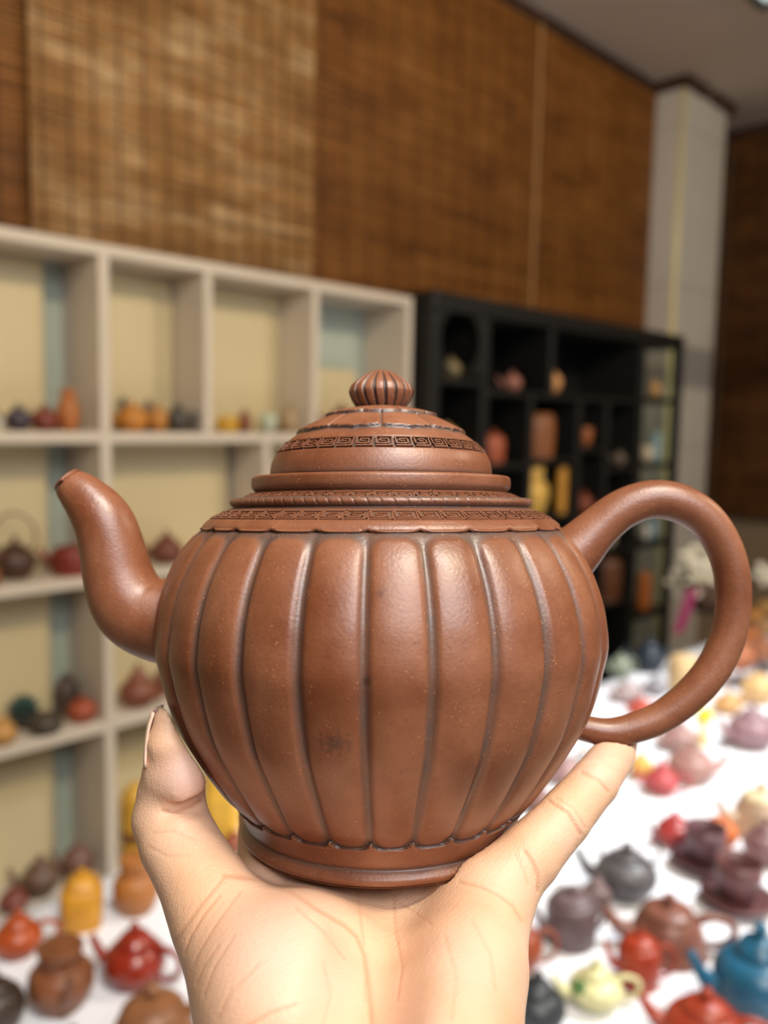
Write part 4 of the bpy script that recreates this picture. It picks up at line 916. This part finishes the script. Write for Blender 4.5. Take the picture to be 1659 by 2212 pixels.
    Fq = np.concatenate(faces); Fq = Fq[(Fq >= 0).all(1)]
    return V, Fq
HV, HF = hand_mesh()
skin = bpy.data.materials.new('skin'); skin.use_nodes = True
def skin_nodes(m):
    nt = m.node_tree; b = nt.nodes['Principled BSDF']; N = nt.nodes.new; K = nt.links.new
    tc = N('ShaderNodeTexCoord')
    def noise(s, d=3):
        n = N('ShaderNodeTexNoise'); n.inputs['Scale'].default_value = s; n.inputs['Detail'].default_value = d; K(tc.outputs['Object'], n.inputs['Vector']); return n
    def mix(fac, a, c):
        x = N('ShaderNodeMix'); x.data_type = 'RGBA'; K(fac, x.inputs[0])
        for i, q in ((6, a), (7, c)):
            if isinstance(q, tuple): x.inputs[i].default_value = (*q, 1)
            else: K(q, x.inputs[i])
        return x.outputs[2]
    r = N('ShaderNodeMapRange'); r.inputs[1].default_value = .35; r.inputs[2].default_value = .68; K(noise(45, 4).outputs['Fac'], r.inputs[0])
    col = mix(r.outputs[0], lin((222, 176, 140)), lin((230, 188, 156)))
    a = N('ShaderNodeAttribute'); a.attribute_name = 'pink'; col = mix(a.outputs['Fac'], col, lin((240, 198, 180)))
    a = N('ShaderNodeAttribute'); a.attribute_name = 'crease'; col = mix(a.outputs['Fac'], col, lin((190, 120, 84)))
    K(col, b.inputs['Base Color'])
    b.inputs['Roughness'].default_value = .46; b.inputs['Specular IOR Level'].default_value = .4
    b.inputs['Subsurface Weight'].default_value = .22; b.inputs['Subsurface Radius'].default_value = (1, .35, .18); b.inputs['Subsurface Scale'].default_value = .004
    v = N('ShaderNodeTexVoronoi'); v.inputs['Scale'].default_value = 1700; K(tc.outputs['Object'], v.inputs['Vector'])
    b1 = N('ShaderNodeBump'); b1.inputs['Strength'].default_value = .16; b1.inputs['Distance'].default_value = .0006; K(v.outputs['Distance'], b1.inputs['Height'])
    mp = N('ShaderNodeMapping'); mp.inputs['Rotation'].default_value = (.3, .5, .7); mp.inputs['Scale'].default_value = (1, 3.2, 1); K(tc.outputs['Object'], mp.inputs[0])
    n2 = N('ShaderNodeTexNoise'); n2.inputs['Scale'].default_value = 330; n2.inputs['Detail'].default_value = 4; K(mp.outputs[0], n2.inputs['Vector'])
    b2 = N('ShaderNodeBump'); b2.inputs['Strength'].default_value = .14; b2.inputs['Distance'].default_value = .0012; K(n2.outputs['Fac'], b2.inputs['Height']); K(b1.outputs[0], b2.inputs['Normal'])
    K(b2.outputs[0], b.inputs['Normal'])
skin_nodes(skin)
def hand_object():
    org = CC+CR*-.01+CU*-.17+CF*.16                    # origin in the wrist
    Wv = CC+HV[:, :1]*CR+HV[:, 1:2]*CU+HV[:, 2:]*CF-org
    t = Wv[HF]; vol = np.einsum('ij,ij->i', t[:, 0], np.cross(t[:, 1], t[:, 2])).sum()
    Fq = HF if vol > 0 else HF[:, ::-1]
    # relax once so that the voxel grid leaves no steps
    e = np.concatenate([Fq[:, [0, 1]], Fq[:, [1, 2]], Fq[:, [2, 3]], Fq[:, [3, 0]]])
    def relax(V, w):
        s = np.zeros_like(V); c = np.zeros(len(V)); np.add.at(s, e[:, 0], V[e[:, 1]]); np.add.at(c, e[:, 0], 1); return V+w*(s/np.maximum(c, 1)[:, None]-V)
    for _ in range(3): Wv = relax(relax(Wv, .5), -.52)
    o = np_mesh('hand', Wv, np.ascontiguousarray(Fq), skin, None); o.location = tuple(org)
    m = o.modifiers.new('s', 'SUBSURF'); m.levels = 1; m.render_levels = 1
    dg = bpy.context.evaluated_depsgraph_get(); me = bpy.data.meshes.new_from_object(o.evaluated_get(dg)); o.modifiers.clear(); o.data = me
    n = len(me.vertices); V = np.empty(n*3, np.float32); me.vertices.foreach_get('co', V); V = V.reshape(-1, 3)
    Nn = np.empty(n*3, np.float32); me.vertices.foreach_get('normal', Nn); Nn = Nn.reshape(-1, 3)
    P = V+org-CC; z = P@CF; px = CXP+FPX*(P@CR)/z; py = CYP-FPX*(P@CU)/z
    facing = np.clip(-(Nn*(P/np.linalg.norm(P, axis=1)[:, None])).sum(1)*2, 0, 1)
    facing *= (z < .292)
    lines = [  # skin lines: points in the picture, half width, depth in mm
        (((486, 1890), (520, 1893), (556, 1898), (634, 1928), (701, 1972), (746, 1998), (772, 2022), (788, 2059), (797, 2132), (803, 2230)), 7, .5),
        (((492, 1886), (465, 1917), (432, 1956), (395, 2009), (372, 2046)), 5, .4),
        (((474, 1935), (440, 1975), (412, 2020), (398, 2060)), 4, .4), (((520, 1925), (470, 1990), (430, 2055), (410, 2100)), 4, .32),
        (((470, 2045), (440, 2085), (424, 2125)), 4, .28), (((505, 2020), (462, 2090), (440, 2150)), 4, .25), (((560, 2080), (500, 2140), (470, 2200)), 5, .2),
        (((771, 1922), (782, 1997), (791, 2076), (790, 2160)), 4, .35), (((850, 1930), (853, 2009), (868, 2087), (858, 2160)), 4, .32), (((858, 1945), (931, 1997)), 3.5, .25),
        (((993, 1905), (1040, 1915), (1077, 1932), (1110, 1958), (1128, 1990)), 5, .4), (((1134, 1840), (1152, 1866), (1163, 1895), (1162, 1925)), 5, .45), (((1112, 1845), (1132, 1880), (1140, 1910)), 4, .25),
        (((1186, 1730), (1228, 1757), (1254, 1802)), 5, .5), (((1200, 1722), (1240, 1745), (1264, 1788)), 4, .25), (((1256, 1668), (1292, 1684), (1314, 1710)), 5, .45),
        (((1020, 1990), (1060, 2060), (1072, 2140)), 5, .2), (((960, 2020), (985, 2110), (975, 2200)), 5, .2), (((700, 2080), (716, 2150), (700, 2212)), 5, .18),
        (((640, 1960), (700, 2010), (745, 2070)), 5, .25), (((330, 1800), (372, 1795), (420, 1812)), 4, .22), (((322, 1830), (360, 1850), (410, 1848)), 5, .18), (((640, 2170), (580, 2190), (520, 2225)), 6, .35),
        (((352, 1752), (385, 1751), (415, 1741), (436, 1727)), 5, .6)]
    D = np.zeros(n); C = np.zeros(n)
    for pts, w, dep in lines:
        p = np.array(pts, float); best = np.full(n, 1e9)
        sel = (px > p[:, 0].min()-30) & (px < p[:, 0].max()+30) & (py > p[:, 1].min()-30) & (py < p[:, 1].max()+30)
        sx, sy = px[sel], py[sel]; bb = np.full(sel.sum(), 1e9)
        for a, b in zip(p, p[1:]):
            d = b-a; t = np.clip(((sx-a[0])*d[0]+(sy-a[1])*d[1])/(d@d), 0, 1); bb = np.minimum(bb, np.hypot(sx-a[0]-t*d[0], sy-a[1]-t*d[1]))
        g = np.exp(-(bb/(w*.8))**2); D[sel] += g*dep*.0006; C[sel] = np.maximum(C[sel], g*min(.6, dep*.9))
    V = V-Nn*(D*facing)[:, None]
    pink = np.zeros(n)
    for x, y, r, a in ((600, 2060, 130, .9), (700, 2130, 110, .7), (1010, 2080, 100, .6), (400, 1680, 55, .9), (1300, 1650, 60, .6), (1090, 1900, 60, .4), (1230, 1800, 50, .25), (900, 2200, 100, .4)):
        pink = np.maximum(pink, a*np.exp(-((px-x)**2+(py-y)**2)/r**2)*(z < .3))
    me.vertices.foreach_set('co', V.astype(np.float32).ravel()); me.update()
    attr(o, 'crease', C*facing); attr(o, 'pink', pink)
    tag(o, 'left hand carrying the big teapot on its palm, little finger under the handle', 'hand')
    # thumbnail, seen almost edge-on along the left side of the thumb tip
    vv = []; ff = []; nu, nv = 9, 12
    for i in range(nv):
        t = i/(nv-1); y = 1648-(1648-1532)*t; Zc = .2455+.0030*t
        xe = 316+9*sin(pi*min(1, t*.9))*.0+(4*t+13*t*t*t)                      # left outline of the tip
        half = .0056*(1-.25*max(0, t-.75)*4*.5)*(1 if t > .08 else .85)
        for k in range(nu):
            q = (k/(nu-1)*2-1); c = np.array(H(xe, y, Zc+.0022)); vv.append((c[0]+.0016*q*q*(1 if q < 0 else 1), c[1], c[2]+q*half))
    wv_ = [CC+CR*a+CU*b+CF*c-org for a, b, c in vv]
    ff = [(i*nu+k, i*nu+k+1, (i+1)*nu+k+1, (i+1)*nu+k) for i in range(nv-1) for k in range(nu-1)]
    na = mesh_obj('fingernail', wv_, ff, mat('fingernail', lin((232, 196, 172)), .25), o)
    sm = na.modifiers.new('thickness', 'SOLIDIFY'); sm.thickness = .0006
    # dark sleeve over the forearm, below the frame
    P0 = np.array([.0025, -.170, .092]); P1 = np.array([.004, -.181, .035]); P2 = np.array([.008, -.205, -.07])
    def w(p): return tuple(CC+CR*p[0]+CU*p[1]+CF*p[2]-org)
    MB().tube([w(P0), w(P1), w(P2)], [.043, .045, .052], 28).build('sleeve', mat('sleeve_fabric', lin((60, 62, 70)), .9, bump=.4, bscale=60), o)
    return o
HAND = hand_object()
